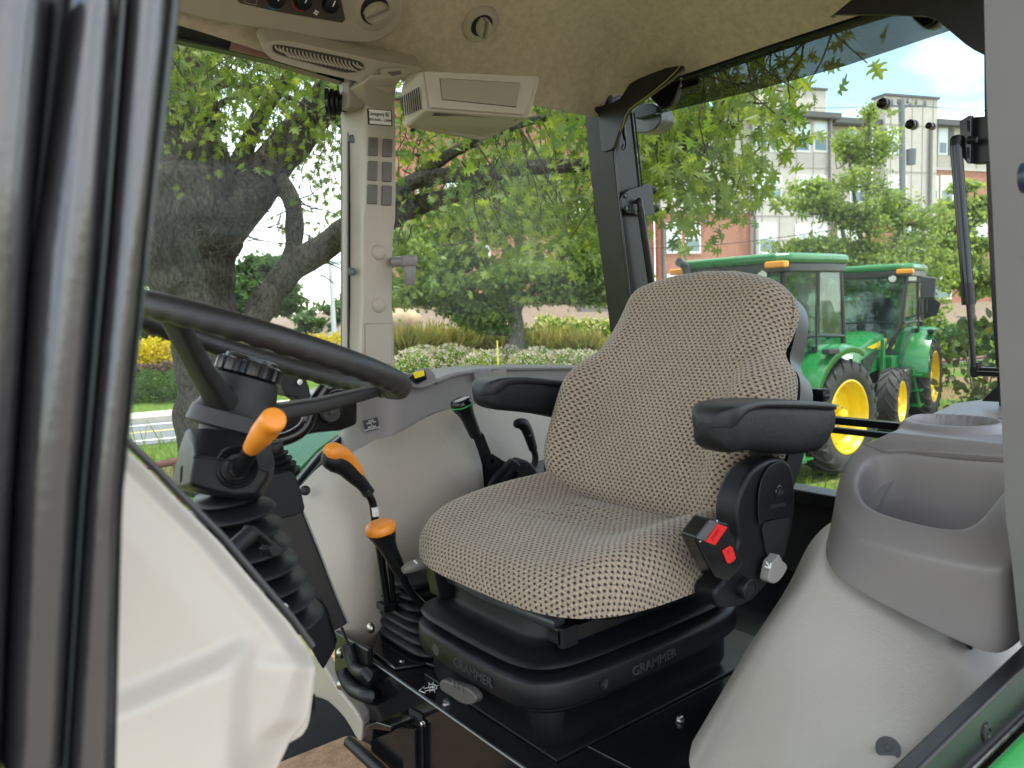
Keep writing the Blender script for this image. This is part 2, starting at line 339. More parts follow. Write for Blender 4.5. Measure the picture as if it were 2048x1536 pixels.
# bar across the rear window, sill and bulkhead
b0=on('X',1.585,1640,851); 
g=G(); g.bar((1.595,.42,1.833),(1.595,1.52,1.833),(.012,0,0),(0,0,.008)); bar_=g.build('window_bar',gloss_m,cab,bevel=.003)
G().bar((1.59,.42,1.812),(1.59,1.52,1.812),(.010,0,0),(0,0,.006)).build('bar_rib',frame_m,bar_,bevel=.002)
G().bar((1.60,.40,1.655),(1.60,1.56,1.655),(.03,0,0),(0,0,.014)).build('rear_sill',frame_m,cab,bevel=.004)
G().box((1.64,.95,1.40),(.02,1.3,.50)).build('bulkhead',dark_m,cab)
G().box((1.35,.42,1.40),(.55,.02,.50)).build('inner_fender',dark_m,cab)
G().box((.45,.93,1.265),(2.2,1.25,.03)).build('cab_floor',floor_m,cab)

# --- roof: outer shell and the lining
G().box((.62,.86,2.96),(2.5,1.80,.12)).build('roof_shell',green_m,cab,bevel=.03)  # out of view; doorway overhang widened to keep the sun out
def lining_z(x,y):          # the lining rises steeply from the window rails to the middle of the roof
    ez=2.645-.030*sm0(.40,.72,x)-.008*sm0(.7,1.5,x)
    a=ez+.235*(1-math.exp(-max(0,1.535-y)/.145)); b=2.668+.20*(1-math.exp(-max(0,1.585-x)/.20))
    a2=2.66+.2*(1-math.exp(-max(0,y-.30)/.2))
    k=.035; h=max(0,k-abs(a-b))/k; z=min(a,b)-h*h*k*.25
    return min(z,a2)+.0025*math.sin(x*6.1+1)*math.sin(y*5.3)
def sm0(a,b,x): t=min(1,max(0,(x-a)/(b-a))); return t*t*(3-2*t)
g=G(); vs=[];fs=[]
ux=np.concatenate([np.linspace(-.45,1.2,56),np.linspace(1.22,1.585,40)]); uy=np.concatenate([np.linspace(.30,1.1,34),np.linspace(1.12,1.535,56)])
nx,ny=len(ux)-1,len(uy)-1
for x in ux:
    for y in uy:
        # the rear corner is cut on a round
        X_,Y_=x,y; dx,dy=max(0,x-1.455),max(0,y-1.405); q=(dx**3+dy**3)**(1/3)
        if q>1e-6:
            m_=max(dx,dy); X_=x-dx+dx*m_/q if True else x; Y_=y-dy+dy*m_/q
        vs.append(V((X_,Y_,lining_z(x,y))))
for i in range(nx):
    for j in range(ny):
        k=i*(ny+1)+j; fs.append((k,k+ny+1,k+ny+2,k+1))
n0=len(vs); ring=[i*(ny+1) for i in range(nx+1)]+[nx*(ny+1)+j for j in range(1,ny+1)]+[i*(ny+1)+ny for i in range(nx-1,-1,-1)]+[j for j in range(ny-1,0,-1)]
for k in ring: vs.append(vs[k]+V((0,0,.10)))
for i in range(len(ring)):
    j=(i+1)%len(ring); fs.append((ring[i],ring[j],n0+j,n0+i))
g.add(vs,fs); g.build('roof_lining',headliner_m,cab,ang=70)
def hit(px,py):             # where the sight line of a pixel meets the lining, and the lining's downward normal there
    d=ray(px,py); t=.5
    while t<4:
        p=CC+d*t
        if p.z>=lining_z(p.x,p.y): break
        t+=.0015
    e=.004; n=V((lining_z(p.x+e,p.y)-lining_z(p.x-e,p.y),lining_z(p.x,p.y+e)-lining_z(p.x,p.y-e),-2*e)).normalized()
    return p,n

# ---------------------------------------------------------------- things fixed to the roof
def vent(name,label,px,py,r,rot,parent=None,base=None):
    c,n=base or hit(px,py)
    o=thing(name,label,'air vent',c) if parent is None else parent
    bz=G().lathe(c-n*.016,n,[(0,r),(.018,r),(.0225,r*.97),(.024,r*.92),(.0235,r*.88),(.0255,r*.84),(.0265,r*.62),(.0245,r*.565),(.0,r*.55)],48,cap=False).build('bezel',grey_trim_m,o)
    pr=bz if parent else o
    G().lathe(c,n,[(.004,r*.9),(.010,r*.56),(.0102,0)],32).build('vent_well',dark_m,pr)
    u=CR-n*CR.dot(n); u.normalize(); w2=n.cross(u); d=u*math.cos(rot)+w2*math.sin(rot); e=n.cross(d)
    for s_ in(-1,1):
        rs=[]
        for k in range(11):
            t=-.50+1.0*k/10; hw=math.sqrt(max(.0,.52**2-t*t))
            lo,hi=(.035,max(.036,hw*.62)) if s_>0 else (-hw*.80,-.035)
            rs.append([c+d*(t*r)+e*(lo*r)+n*.012,c+d*(t*r)+e*(lo*r)+n*.0255,c+d*(t*r)+e*((lo+hi)/2*r)+n*.0285,c+d*(t*r)+e*(hi*r)+n*.018,c+d*(t*r)+e*(hi*r)+n*.010])
        G().rings(rs).build('flap',grey_trim_m,pr,ang=50)
    return o
vent('air_vent','round roof vent with two curved flaps alone on the tan lining',960,46,.0435,R(80))
# console with the climate panel
oc=thing('climate_console','long beige roof console with dark climate panel of round knobs','roof console',hit(600,20)[0])
pC,nC=hit(640,30)
def onlin(px,py,h):
    d=ray(px,py); p=pC+nC*h; return CC+d*((p-CC).dot(nC)/d.dot(nC))
ol=smooth([V((x,y,0)) for x,y in((300,-30),(330,12),(362,26),(430,44),(520,58),(620,76),(700,86),(745,86),(782,70),(804,40),(808,6),(795,-35),(740,-80),(500,-110),(330,-80))],3)
body=G().prism([onlin(p.x,p.y,.030) for p in ol],-nC*.06).build('console_body',grey_trim_m,oc,bevel=.006,seg=4)
q=[(470,-25),(474,0),(480,6),(560,24),(684,45),(690,38),(684,10),(676,-25),(600,-60),(500,-60)]
pn=G().prism([onlin(x,y,.0302) for x,y in q],nC*.002).build('control_panel',mat('panel_brown',(.055,.046,.036),.45),oc,bevel=.0008)
for x,y in((551,-4),(605,0),(660,7)):
    c=onlin(x,y,.0322)
    kn=G().lathe(c,nC,[(0,.0165),(.006,.0165),(.012,.0145),(.0135,.012),(.0136,0)],24).build('knob',black_m,pn)
    up_=(CU-nC*CU.dot(nC)).normalized(); a=c+nC*.0142+up_*.001; b=c+nC*.0142+up_*.012+CR*.001
    G().bar(a,b,CR*.0009,nC*.0006).build('pointer',white_m,kn)
for (x,y,a0,a1,cm) in((551,-4,3.5,5.2,mat('blue_print',(.05,.22,.32),.5)),(605,0,4.3,5.9,mat('red_print',(.45,.05,.03),.5))):
    c=onlin(x,y,.0326); up_=(CU-nC*CU.dot(nC)).normalized(); rt=up_.cross(nC)*-1
    G().tube([c+(rt*math.cos(t)+up_*math.sin(t))*.0205 for t in np.linspace(a0,a1,12)],.0011,6).build('scale_mark',cm,pn)
c=onlin(632,25,.0326); up_=(CU-nC*CU.dot(nC)).normalized(); rt=up_.cross(nC); g=G()
for k in range(4):
    t=k*math.pi/2+.5; g.lathe(c+(rt*math.cos(t)+up_*math.sin(t))*.0032,nC,[(0,.0021),(.0006,.0021),(.0007,0)],10)
g.build('fan_symbol',white_m,pn)
c=onlin(673,6,.0326); g=G()
for k in range(4):
    t=k*math.pi/2+.5; g.lathe(c+(rt*math.cos(t)+up_*math.sin(t))*.0022,nC,[(0,.0016),(.0006,.0016),(.0007,0)],10)
g.build('fan_symbol',white_m,pn)
q=[onlin(x,y,.0325) for x,y in((486,-10),(490,5),(512,10),(515,-6))]; G().tube(q+[q[0]],.0009,6).build('rocker_outline',mat('panel_line',(.25,.23,.19),.5),pn)
vent('v','',746,16,.050,R(10),parent=oc,base=(onlin(746,16,.022),nC))
# louvred side grille
gr=thing('grille_panel','slanted beige grille of thin curved louvres above the window rail','grille',on('Y',1.44,640,115))
ol=[on('Y',1.455,x,y) for x,y in((526,96),(532,86),(548,82),(590,84),(700,108),(760,122),(838,134),(840,142),(800,158),(790,176),(776,186),(724,166),(640,146),(560,124),(536,112))]
base=G().prism(smooth(ol,3),(0,.03,.035)).build('panel',grey_trim_m,gr,bevel=.003)
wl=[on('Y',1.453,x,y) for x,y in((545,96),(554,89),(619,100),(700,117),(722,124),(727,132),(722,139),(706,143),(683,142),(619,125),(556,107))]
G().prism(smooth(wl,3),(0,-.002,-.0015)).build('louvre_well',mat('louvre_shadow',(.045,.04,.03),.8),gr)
for k in range(22):
    t=k/21; xt=556+t*163; yt=91+t*33.5
    hh_=1-.35*abs(t-.5)*2*(abs(t-.5)>.42)
    a=on('Y',1.4515,xt-5,yt+1); m_=on('Y',1.449,xt-4,yt+8*hh_); b=on('Y',1.449,xt+3,yt+16*hh_); cc=on('Y',1.4505,xt+11,yt+21*hh_)
    g=G(); g.tube(smooth([a,m_,b,cc],3,False),.0017,6); g.build('louvre',grey_trim_m,gr)
q=[on('Y',1.447,x,y) for x,y in((760,137),(800,133),(818,140),(808,152),(780,157),(764,150))]
cp=G().prism(smooth(q,3),(0,-.006,-.003)).build('finger_pull',grey_trim_m,gr,bevel=.003)
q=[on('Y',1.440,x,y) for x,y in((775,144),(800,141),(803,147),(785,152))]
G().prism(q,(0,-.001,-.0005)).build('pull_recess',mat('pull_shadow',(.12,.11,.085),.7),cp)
# radio box hung under the roof
rb=thing('radio_box','beige radio housing with blank front hanging below the roof lining','radio housing',on('Y',1.28,950,220))
Yf=1.24
A=[on('Y',Yf+.015,x,y) for x,y in((842,136),(1086,150),(1068,172),(1058,232),(858,216),(842,178))]
def P2(x,y,Yv): return on('Y',Yv,x,y)
# shell: front face leans; underside drops back
ft=[P2(842,142,1.27),P2(1082,152,1.20),P2(1060,236,1.20),P2(850,220,1.26)]
bt=[P2(800,165,1.40),P2(1120,160,1.36),P2(1010,256,1.36),P2(965,278,1.36),P2(812,256,1.37)]
g=G(); v=[ft[0],ft[1],ft[2],ft[3]]+[P2(802,180,1.33),P2(811,256,1.33),P2(966,277,1.33),P2(1030,252,1.30),P2(812,150,1.40),ft[1]+V((.03,.14,.02)),P2(824,236,1.43),P2(1030,252,1.30)+V((0,.12,.05))]
g.add(v,[(0,1,2,3),(0,3,5,4),(3,2,7,6,5),(4,5,10,8),(0,4,8),(1,9,11,7,2),(5,6,7,11,10),(0,8,9,1),(8,10,11,9)])
rbody=g.build('housing',grey_trim_m,rb,bevel=.006,seg=4)
def bil(a,b): 
    p=ft[0].lerp(ft[1],a); q=ft[3].lerp(ft[2],a); return p.lerp(q,b)
nf=(ft[1]-ft[0]).cross(ft[3]-ft[0]).normalized(); nf=-nf if nf.dot(CC-ft[0])<0 else nf
fr=[bil(*t)+nf*.001 for t in((.02,.03),(.97,.03),(.93,.96),(.04,.96))]
G().prism(fr,nf*.006).build('front_frame',grey_trim_m,rb,bevel=.004)
fr=[bil(*t)+nf*.0072 for t in((.14,.22),(.82,.24),(.83,.80),(.15,.74))]
G().prism(fr,nf*.0025).build('blank_panel',mat('blank_panel_plastic',(.25,.225,.165),.5,noise=.04,nscale=10),rb,bevel=.001)
G().tube(fr+[fr[0]],.0012,6).build('panel_gap',mat('gap_shadow2',(.05,.045,.035),.8),rb)
u0=v[3]; u1=v[2]; u2=v[5]
g=G()
for k in range(3):
    a=u0.lerp(u2,.10+.05*k)+V((0,-.001,-.0015)); b=u1.lerp(v[7],.16+.08*k)+V((0,-.001,-.0015)); g.tube([a.lerp(b,.1),a.lerp(b,.9)],.0009,5)
g.build('underside_groove',mat('gap_shadow2',(.05,.045,.035),.8),rb)
for k in range(9):
    t=k/8; a=P2(842-34*t,176+7*t,1.262+.06*t); x0=838-32*t; ya=176+18*t; yb=226+8*t-6*(1-t)
    a=P2(x0,ya,1.275+.05*t); b=P2(x0+5-2*t,yb,1.275+.05*t)
    G().tube([a+V((-.004,-.004,0)),b+V((-.004,-.004,0))],.0013,6).build('speaker_slot',mat('slot_black',(.02,.018,.014),.8),rb)
for x,y in((825,259),):
    G().lathe(P2(x,y,1.325),(0,-.3,-1),[(0,.005),(.003,.005),(.0032,0)],14).build('screw',black_m,rb)
# coat hook on the far post
hk=thing('cup_hook','small beige swivel hook sticking out from the window post','hook',on('Y',1.48,808,540))
G().tube([on('Y',1.49,786,524),on('Y',1.47,806,522)],.011,14).build('hook_arm',taupe_m,hk)
c=on('Y',1.46,818,522); G().lathe(c+V((0,0,.011)),(0,0,-1),[(-.001,.004),(0,.017),(.003,.0185),(.018,.0185),(.022,.016),(.023,.012)],24).build('hook_head',taupe_m,hk)
G().lathe(c+V((0,0,-.012)),(0,0,-1),[(0,.0135),(.004,.0145),(.036,.0115),(.0395,.009),(.04,0)],20).build('hook_peg',taupe_m,hk)

# ================================================================ far side trim
def grid(name,rows,m,parent,sub=2,solid=0,label=None,flip=False):
    n=len(rows[0]); g=G(); vs=[p for r in rows for p in r]
    fs=[(i*n+j,i*n+j+1,(i+1)*n+j+1,(i+1)*n+j) for i in range(len(rows)-1) for j in range(n-1)]
    g.add(vs,fs); o=g.build(name,m,parent,label=label,fix=False)
    # face the camera side
    me=o.data; s=0
    for p in me.polygons: s+=p.normal.dot(CC-p.center)
    if s<0: me.flip_normals()
    if sub: md=o.modifiers.new('sub','SUBSURF'); md.levels=md.render_levels=sub
    if solid: md=o.modifiers.new('solid','SOLIDIFY'); md.thickness=solid; md.offset=-1
    return o
trim=thing('side_trim_panel','taupe curved sill panel with yellow switch over pale vinyl wheel arch cover','trim panel',(.9,1.5,1.6))
cols=[(676,768,960,1.60),(682,760,950,1.575),(686,752,946,1.55),(694,746,941,1.53),(715,742,930,1.505),(745,742,908,1.482),(775,742,887,1.465),(793,742,874,1.458),(815,745,860,1.455),(840,752,845,1.455),(862,762,832,1.455),(900,748,820,1.457),(960,739,812,1.46),(1040,736,816,1.465),(1180,735,836,1.47)]
rows=[]
for f in ('back','lip',0,.06,.3,.6,.9,1,'under'):
    r=[]
    for x,a,b,Y in cols:
        if f=='back': p=on('Y',Y,x,a)+V((0,.12,.004))
        elif f=='lip': p=on('Y',Y,x,a)+V((0,.012,.002))
        elif f=='under': p=on('Y',Y,x,b)+V((0,.03,-.006))
        else: p=on('Y',Y+.004*math.sin(math.pi*f),x,a+(b-a)*f)
        r.append(p)
    rows.append(r)
tp=grid('upper_panel',rows,taupe_m,trim)
# ledge line of the post foot and raised window lip
G().tube(smooth([on('Y',Y-.003,x,y) for x,y,Y in((684,812,1.565),(688,803,1.545),(700,797,1.52),(730,786,1.493),(762,774,1.472))],4,False),.0022,8).build('ledge',taupe_m,tp)
G().tube(smooth([on('Y',Y,x,y) for x,y,Y in((872,764,1.452),(910,749,1.452),(968,740,1.455),(1010,737,1.46),(1160,735,1.46))],4,False),.006,8).build('window_lip',taupe_m,tp)
q=tr('Y',1.47,[(936,741),(940,737),(966,735),(971,738),(971,757),(940,762)])
G().prism(q,(0,-.022,0)).build('lip_clip',taupe_m,tp,bevel=.003)
q=tr('Y',1.470,[(967,738),(1005,736),(1004,755),(970,757)])
G().prism(q,(0,-.016,0)).build('lip_clip',mat('clip_taupe',(.27,.23,.21),.5),tp,bevel=.002)
G().sph(on('Y',1.462,1078,738),.006,10,6,(1,1,.5)).build('stud',black_m,tp)
# yellow switch
sw=on('Y',1.445,838,756)
hs=[on('Y',1.452,x,y) for x,y in((806,764),(828,744),(852,738),(868,766),(838,779),(818,776))]
hb=G().prism(smooth(hs,2),(-.004,-.022,.004)).build('switch_housing',taupe_m,tp,bevel=.004)
q=[on('Y',1.430,x,y) for x,y in((813,756),(829,744),(846,740),(851,758),(832,768))]
G().prism(q,(0,-.008,0)).build('rocker_body',black_m,hb,bevel=.001)
q=[on('Y',1.4215,x,y) for x,y in((825,745),(846,740),(848,751),(829,757))]
G().prism(q,(0,-.004,0)).build('rocker_top',mat('switch_yellow',(.85,.70,.02),.4),hb,bevel=.001)
q=[on('Y',1.4215,x,y) for x,y in((830,759),(848,754),(850,759),(832,766))]
G().prism(q,(0,-.002,0)).build('rocker_window',gloss_m,hb)
# shift-to-park decal
q=[on('Y',1.488+.02*(742-x)/16*.05-.004,x,y) for x,y in((723.5,841),(753,834),(757.5,857),(729,864))]
dn=(q[1]-q[0]).cross(q[3]-q[0]).normalized(); dn=dn if dn.dot(CC-q[0])>0 else -dn
q=[p+dn*.004 for p in q]
dc=G().prism(q,dn*.0012).build('park_decal',mat('decal_black',(.03,.034,.04),.5),tp,bevel=.001)
cc=sum(q,V())/4+dn*.0022; xd=(q[1]-q[0]).normalized(); yd=(q[0]-q[3]).normalized()
text('decal_text','STOP\nSHIFT TO\nP\nBEFORE\nDISMOUNTING',cc,xd,yd,.0052,white_m,dc)
C_=[[(560,1010,1.53),(575,1040,1.50),(600,1120,1.43),(640,1215,1.38),(672,1290,1.36),(676,1330,1.38)],
[(600,976,1.515),(615,1020,1.47),(640,1110,1.40),(672,1205,1.355),(700,1280,1.345),(702,1330,1.38)],
[(645,920,1.50),(672,985,1.41),(692,1090,1.345),(712,1190,1.32),(730,1278,1.335),(732,1330,1.38)],
[(700,910,1.49),(735,985,1.375),(752,1085,1.315),(765,1180,1.305),(775,1275,1.33),(778,1330,1.38)],
[(770,868,1.475),(806,950,1.37),(825,1060,1.31),(835,1170,1.305),(840,1275,1.33),(842,1330,1.38)],
[(855,815,1.468),(885,905,1.385),(905,1020,1.33),(912,1150,1.32),(915,1275,1.34),(917,1330,1.38)],
[(940,792,1.47),(972,868,1.41),(995,975,1.37),(1003,1120,1.36),(1005,1270,1.37),(1007,1330,1.4)],
[(1050,796,1.475),(1075,858,1.435),(1097,950,1.41),(1105,1100,1.40),(1107,1260,1.41),(1109,1330,1.43)],
[(1200,815,1.485),(1215,870,1.46),(1230,950,1.44),(1240,1100,1.44),(1242,1260,1.45),(1244,1330,1.46)]]
grid('arch_cover',[[on('Y',Y,x,y) for x,y,Y in c] for c in C_],leather_m,trim,sub=3)
G().lathe(on('Y',1.462,610,981),(-.6,-.75,.2),[(-.004,.010),(.001,.010),(.003,.007),(.003,0)],20).build('plug',rubber_m,trim)
# foot of the trim by the floor
fl=[on('X',.60,x,y) for x,y in((626,1300),(650,1335),(672,1372),(700,1408),(722,1440),(724,1462),(718,1486),(690,1440),(655,1405),(620,1385))]
G().prism(smooth(fl,3),(.03,.02,0)).build('foot_panel',leather_m,trim,bevel=.008)
# door seal and green fender outside the far door
q=tr('Y',1.575,[(560,1010),(592,966),(640,908),(684,872),(686,905),(650,936),(612,976),(580,1020)])
G().prism(q,(0,.02,0)).build('door_seal',frame_m,cab,bevel=.004)
G().tube(tr('Y',1.572,[(575,1005),(602,972),(646,920),(690,884)]),.0035,8).build('seal_bead',mat('seal_grey',(.06,.065,.065),.35),cab)
q=[(470,1062),(530,1005),(585,955),(638,900),(700,855),(720,842),(720,895),(690,905),(640,952),(600,992),(560,1040),(520,1100),(470,1110)]
G().prism(tr('Y',1.68,q),(0,.25,.03)).build('fender',green_m,cab,bevel=.02,label='green fender curving past the far doorway')

# ================================================================ seat
SY=.937
fm=bpy.data.materials.new('woven_fabric'); fm.use_nodes=True
def fabric():
    t=fm.node_tree; N=t.nodes; L=t.links; b=N['Principled BSDF']; b.inputs['Roughness'].default_value=.92; b.inputs['Specular IOR Level'].default_value=.15; b.inputs['Sheen Weight'].default_value=.25
    def M(op,a,c=None,d=None):
        n=N.new('ShaderNodeMath'); n.operation=op
        for i,x in enumerate((a,c,d)):
            if x is None: continue
            if isinstance(x,(int,float)): n.inputs[i].default_value=x
            else: L.new(x,n.inputs[i])
        return n.outputs[0]
    uv=N.new('ShaderNodeUVMap'); uv.uv_map='UVMap'; 
    wob=N.new('ShaderNodeTexNoise'); wob.inputs['Scale'].default_value=45; wob.inputs['Detail'].default_value=2; L.new(uv.outputs[0],wob.inputs['Vector'])
    va=N.new('ShaderNodeVectorMath'); va.operation='MULTIPLY_ADD'; L.new(wob.outputs['Color'],va.inputs[0]); va.inputs[1].default_value=(.0036,.0030,0); L.new(uv.outputs[0],va.inputs[2])
    sp_=N.new('ShaderNodeSeparateXYZ'); L.new(va.outputs[0],sp_.inputs[0]); u,v=sp_.outputs[0],sp_.outputs[1]
    P,Q=.0064,.0112
    vr=M('DIVIDE',v,P); row=M('FLOOR',vr); off=M('MULTIPLY',M('MODULO',M('ADD',row,1000),2),.5)
    du=M('MULTIPLY',M('SUBTRACT',M('FRACT',M('ADD',M('DIVIDE',u,Q),off)),.5),Q/.0026)
    dv=M('MULTIPLY',M('SUBTRACT',M('FRACT',vr),.5),P/.00195)
    d=M('POWER',M('ADD',M('POWER',M('ABSOLUTE',du),3.2),M('POWER',M('ABSOLUTE',M('ADD',dv,M('MULTIPLY',M('ABSOLUTE',du),.35))),3.2)),.3125)
    mr=N.new('ShaderNodeMapRange'); mr.interpolation_type='SMOOTHSTEP'; mr.inputs['From Min'].default_value=.72; mr.inputs['From Max'].default_value=1.15; mr.inputs['To Min'].default_value=1; mr.inputs['To Max'].default_value=0; L.new(d,mr.inputs['Value'])
    fmp=N.new('ShaderNodeMapping'); fmp.inputs['Scale'].default_value=(.55,1.25,1); L.new(uv.outputs[0],fmp.inputs['Vector']); fib=N.new('ShaderNodeTexNoise'); fib.inputs['Scale'].default_value=420; fib.inputs['Detail'].default_value=3; L.new(fmp.outputs[0],fib.inputs['Vector'])
    big=N.new('ShaderNodeTexNoise'); big.inputs['Scale'].default_value=9; L.new(uv.outputs[0],big.inputs['Vector'])
    c1=N.new('ShaderNodeValToRGB'); c1.color_ramp.elements[0].color=(.18,.14,.102,1); c1.color_ramp.elements[1].color=(.47,.385,.29,1); c1.color_ramp.elements[0].position=.32; c1.color_ramp.elements[1].position=.68
    L.new(fib.outputs['Fac'],c1.inputs['Fac'])
    m1=N.new('ShaderNodeMix'); m1.data_type='RGBA'; L.new(mr.outputs[0],m1.inputs[0]); L.new(c1.outputs[0],m1.inputs[6]); m1.inputs[7].default_value=(.050,.036,.034,1)
    hs_=N.new('ShaderNodeHueSaturation'); L.new(m1.outputs[2],hs_.inputs['Color']); L.new(M('ADD',M('MULTIPLY',big.outputs['Fac'],.3),.86),hs_.inputs['Value'])
    L.new(hs_.outputs[0],b.inputs['Base Color'])
    h=M('ADD',M('MULTIPLY',mr.outputs[0],-1.0),M('MULTIPLY',fib.outputs['Fac'],.7))
    bp_=N.new('ShaderNodeBump'); bp_.inputs['Strength'].default_value=.9; bp_.inputs['Distance'].default_value=.0012; L.new(h,bp_.inputs['Height']); L.new(bp_.outputs[0],b.inputs['Normal'])
fabric()
def sm(a,b,x): t=min(1,max(0,(x-a)/(b-a))); return t*t*(3-2*t)
def pillow(name,outline,place,front,r,depth,m,parent,nq=34,label=None,shift=(0,0),back=.004):
    """outline: closed list of (s,t); place(s,t,h)->point; front(s,t)->height; rounded edge radius r; depth = how far the sides drop"""
    O=[V((a,b)) for a,b in outline]; n=len(O); cen=V((sum(p.x for p in O)/n,sum(p.y for p in O)/n))
    vs=[];uv=[];rings=[]
    qs=[('t',q) for q in np.linspace(.03,1,nq)]+[('r',a) for a in np.linspace(0,math.pi/2,9)[1:]]+[('s',k) for k in (.35,.7,1)]+[('b',k) for k in(.5,1)]
    for kd,q in qs:
        ring=[]
        for p in O:
            d=p-cen; ln=d.length; dr=d/ln; k=r/ln
            if kd=='t': P=cen+d*((1-k)*q); h=front(P.x,P.y); e=0
            else:
                P0=cen+d*(1-k)
                a=q if kd=='r' else math.pi/2
                P=P0+dr*(r*math.sin(a)); h=front(P0.x+dr.x*r*math.sin(a)*.3,P0.y+dr.y*r*math.sin(a)*.3)-r*(1-math.cos(a)); e=r*(a-math.sin(a))
                if kd=='s': bot=-depth; e+=abs(bot-h)*q; h=h+(bot-h)*q
                if kd=='b': e+=abs(h+depth); P=cen+(P-cen)*(1-.16*q); h=-depth-back*q
            ring.append(len(vs)); vs.append(place(P.x,P.y,h)); w_=P+dr*e; uv.append((w_.x+shift[0],w_.y+shift[1]))
        rings.append(ring)
    c0=len(vs); vs.append(place(cen.x,cen.y,front(cen.x,cen.y))); uv.append((cen.x+shift[0],cen.y+shift[1]))
    fs=[(c0,rings[0][i],rings[0][(i+1)%n]) for i in range(n)]
    for a,b in zip(rings,rings[1:]):
        fs+=[(a[i],b[i],b[(i+1)%n],a[(i+1)%n]) for i in range(n)]
    fs.append(tuple(rings[-1][::-1]))
    g=G(); g.add(vs,fs); return g.build(name,m,parent,uv=uv,label=label,ang=75)

seat=thing('driver_seat','suspension driver seat in beige and brown dotted fabric with two black armrests','seat',(.87,SY,1.475))
# cushion ------------------------------------------------------------
def cush_out(n=96):
    o=[]
    for k in range(n):
        a=2*math.pi*k/n; c,s=math.cos(a),math.sin(a); e=2/4.6
        x=abs(c)**e*(1 if c>0 else -1); y=abs(s)**e*(1 if s>0 else -1)
        # x>0 is to the front
        hx=.242; hy=.246-.006*sm(.2,1,x)
        o.append((y*hy, x*hx+ (.016*(1-y*y) if x>0 else 0)))
    return o
def cush_top(s,t):
    bol=sm(.10,.205,abs(s)); h=.058+.032*bol*(1-.62*sm(.0,.2,t))
    h-=.014*sm(.0,-.2,t)*(1-bol); h+=.006*math.exp(-((t-.12)/.06)**2)*(1-bol)
    h-=.010*sm(.13,.23,t)
    # creases where the back of the cushion gathers
    for k,(a,c,w) in enumerate(((-.9,.045,.007),(-.75,.005,.008),(-.6,-.035,.008),(-1.1,.085,.007))):
        dd=(t-c)-a*(s+.02)*.35; h-=.0085*math.exp(-(dd/w)**2)*math.exp(-((s+.035)/.085)**2)*math.exp(-((t+.02)/.11)**2)
    h+=.003*math.sin(17*s+3)*math.sin(13*t+1)
    return h
CX0=.892
cu=pillow('seat_cushion',cush_out(),lambda s,t,h:V((CX0-t,SY-s,1.692+h)),cush_top,.052,.004,fm,seat,label='dotted fabric seat cushion with raised sides')
# backrest -----------------------------------------------------------
B0=V((.990,SY,1.730)); ET=V((.196,0,.414)).normalized(); EN=V((-ET.z,0,ET.x))
half=[(0,.185),(.012,.205),(.04,.222),(.09,.238),(.155,.246),(.22,.243),(.265,.238),(.295,.226),(.312,.208),(.33,.199),(.36,.198),(.40,.195),(.432,.182),(.456,.155),(.472,.115),(.482,.06)]
ho=smooth([V((s,t,0)) for t,s in half],4,False)
out=[(p.x,p.y) for p in ho]+[(0,.4855)]+[(-p.x,p.y) for p in ho[::-1]]+[(0.09,-.004)][:0]
out+= [(-.09,-.006),(0,-.008),(.09,-.006)]
def back_front(s,t):
    a=abs(s); w_=np.interp(t,[p.y for p in ho],[p.x for p in ho])
    b=sm(.50,.86,a/max(w_,.05))
    h=.020+.050*b*(1-sm(.20,.40,t))*sm(-.02,.10,t)
    h+=.016*math.exp(-((t-.13)/.10)**2)*(1-b)*.6          # lumbar swell
    h-=.004*math.exp(-((a-.155)/.006)**2)*sm(.03,.08,t)*(1-sm(.27,.33,t))  # seam
    h-=.014*sm(.30,.36,t)*(1-sm(.42,.47,t))*(1-b)*.6
    h-=.042*sm(.128,.198,a)*sm(.22,.34,t); h-=.030*sm(.19,.245,a)*(1-sm(.25,.33,t))
    for c,k in((.17,.3),(.135,-.2),(.20,-.5)):
        dd=t-c-k*s; h-=.003*math.exp(-(dd/.009)**2)*math.exp(-((s+.06)/.06)**2)
    h+=.0025*math.sin(15*s+1)*math.sin(14*t)
    return h
bk=pillow('backrest',out,lambda s,t,h:B0+ET*t+V((0,-s,0))+EN*h,back_front,.050,.034,fm,seat,nq=36,label='dotted fabric backrest with rounded narrow top')
o2=[(a*.985,b*.985+.003) for a,b in out]
pillow('back_shell',o2,lambda s,t,h:B0+ET*t+V((0,-s,0))-EN*(.036+.028+h),lambda s,t:.03*(1-(abs(s)/.26)**2)*0.6,.02,-.026,mat('shell_plastic',(.035,.036,.038),.35),seat,nq=8)
G().tube([B0+ET*t+V((0,.155-.02*math.sin(t*6),0))+EN*(.02+.0) for t in np.linspace(.05,.30,8)],.0004,4).build('seam',mat('seam_thread',(.05,.04,.035),.9),bk)
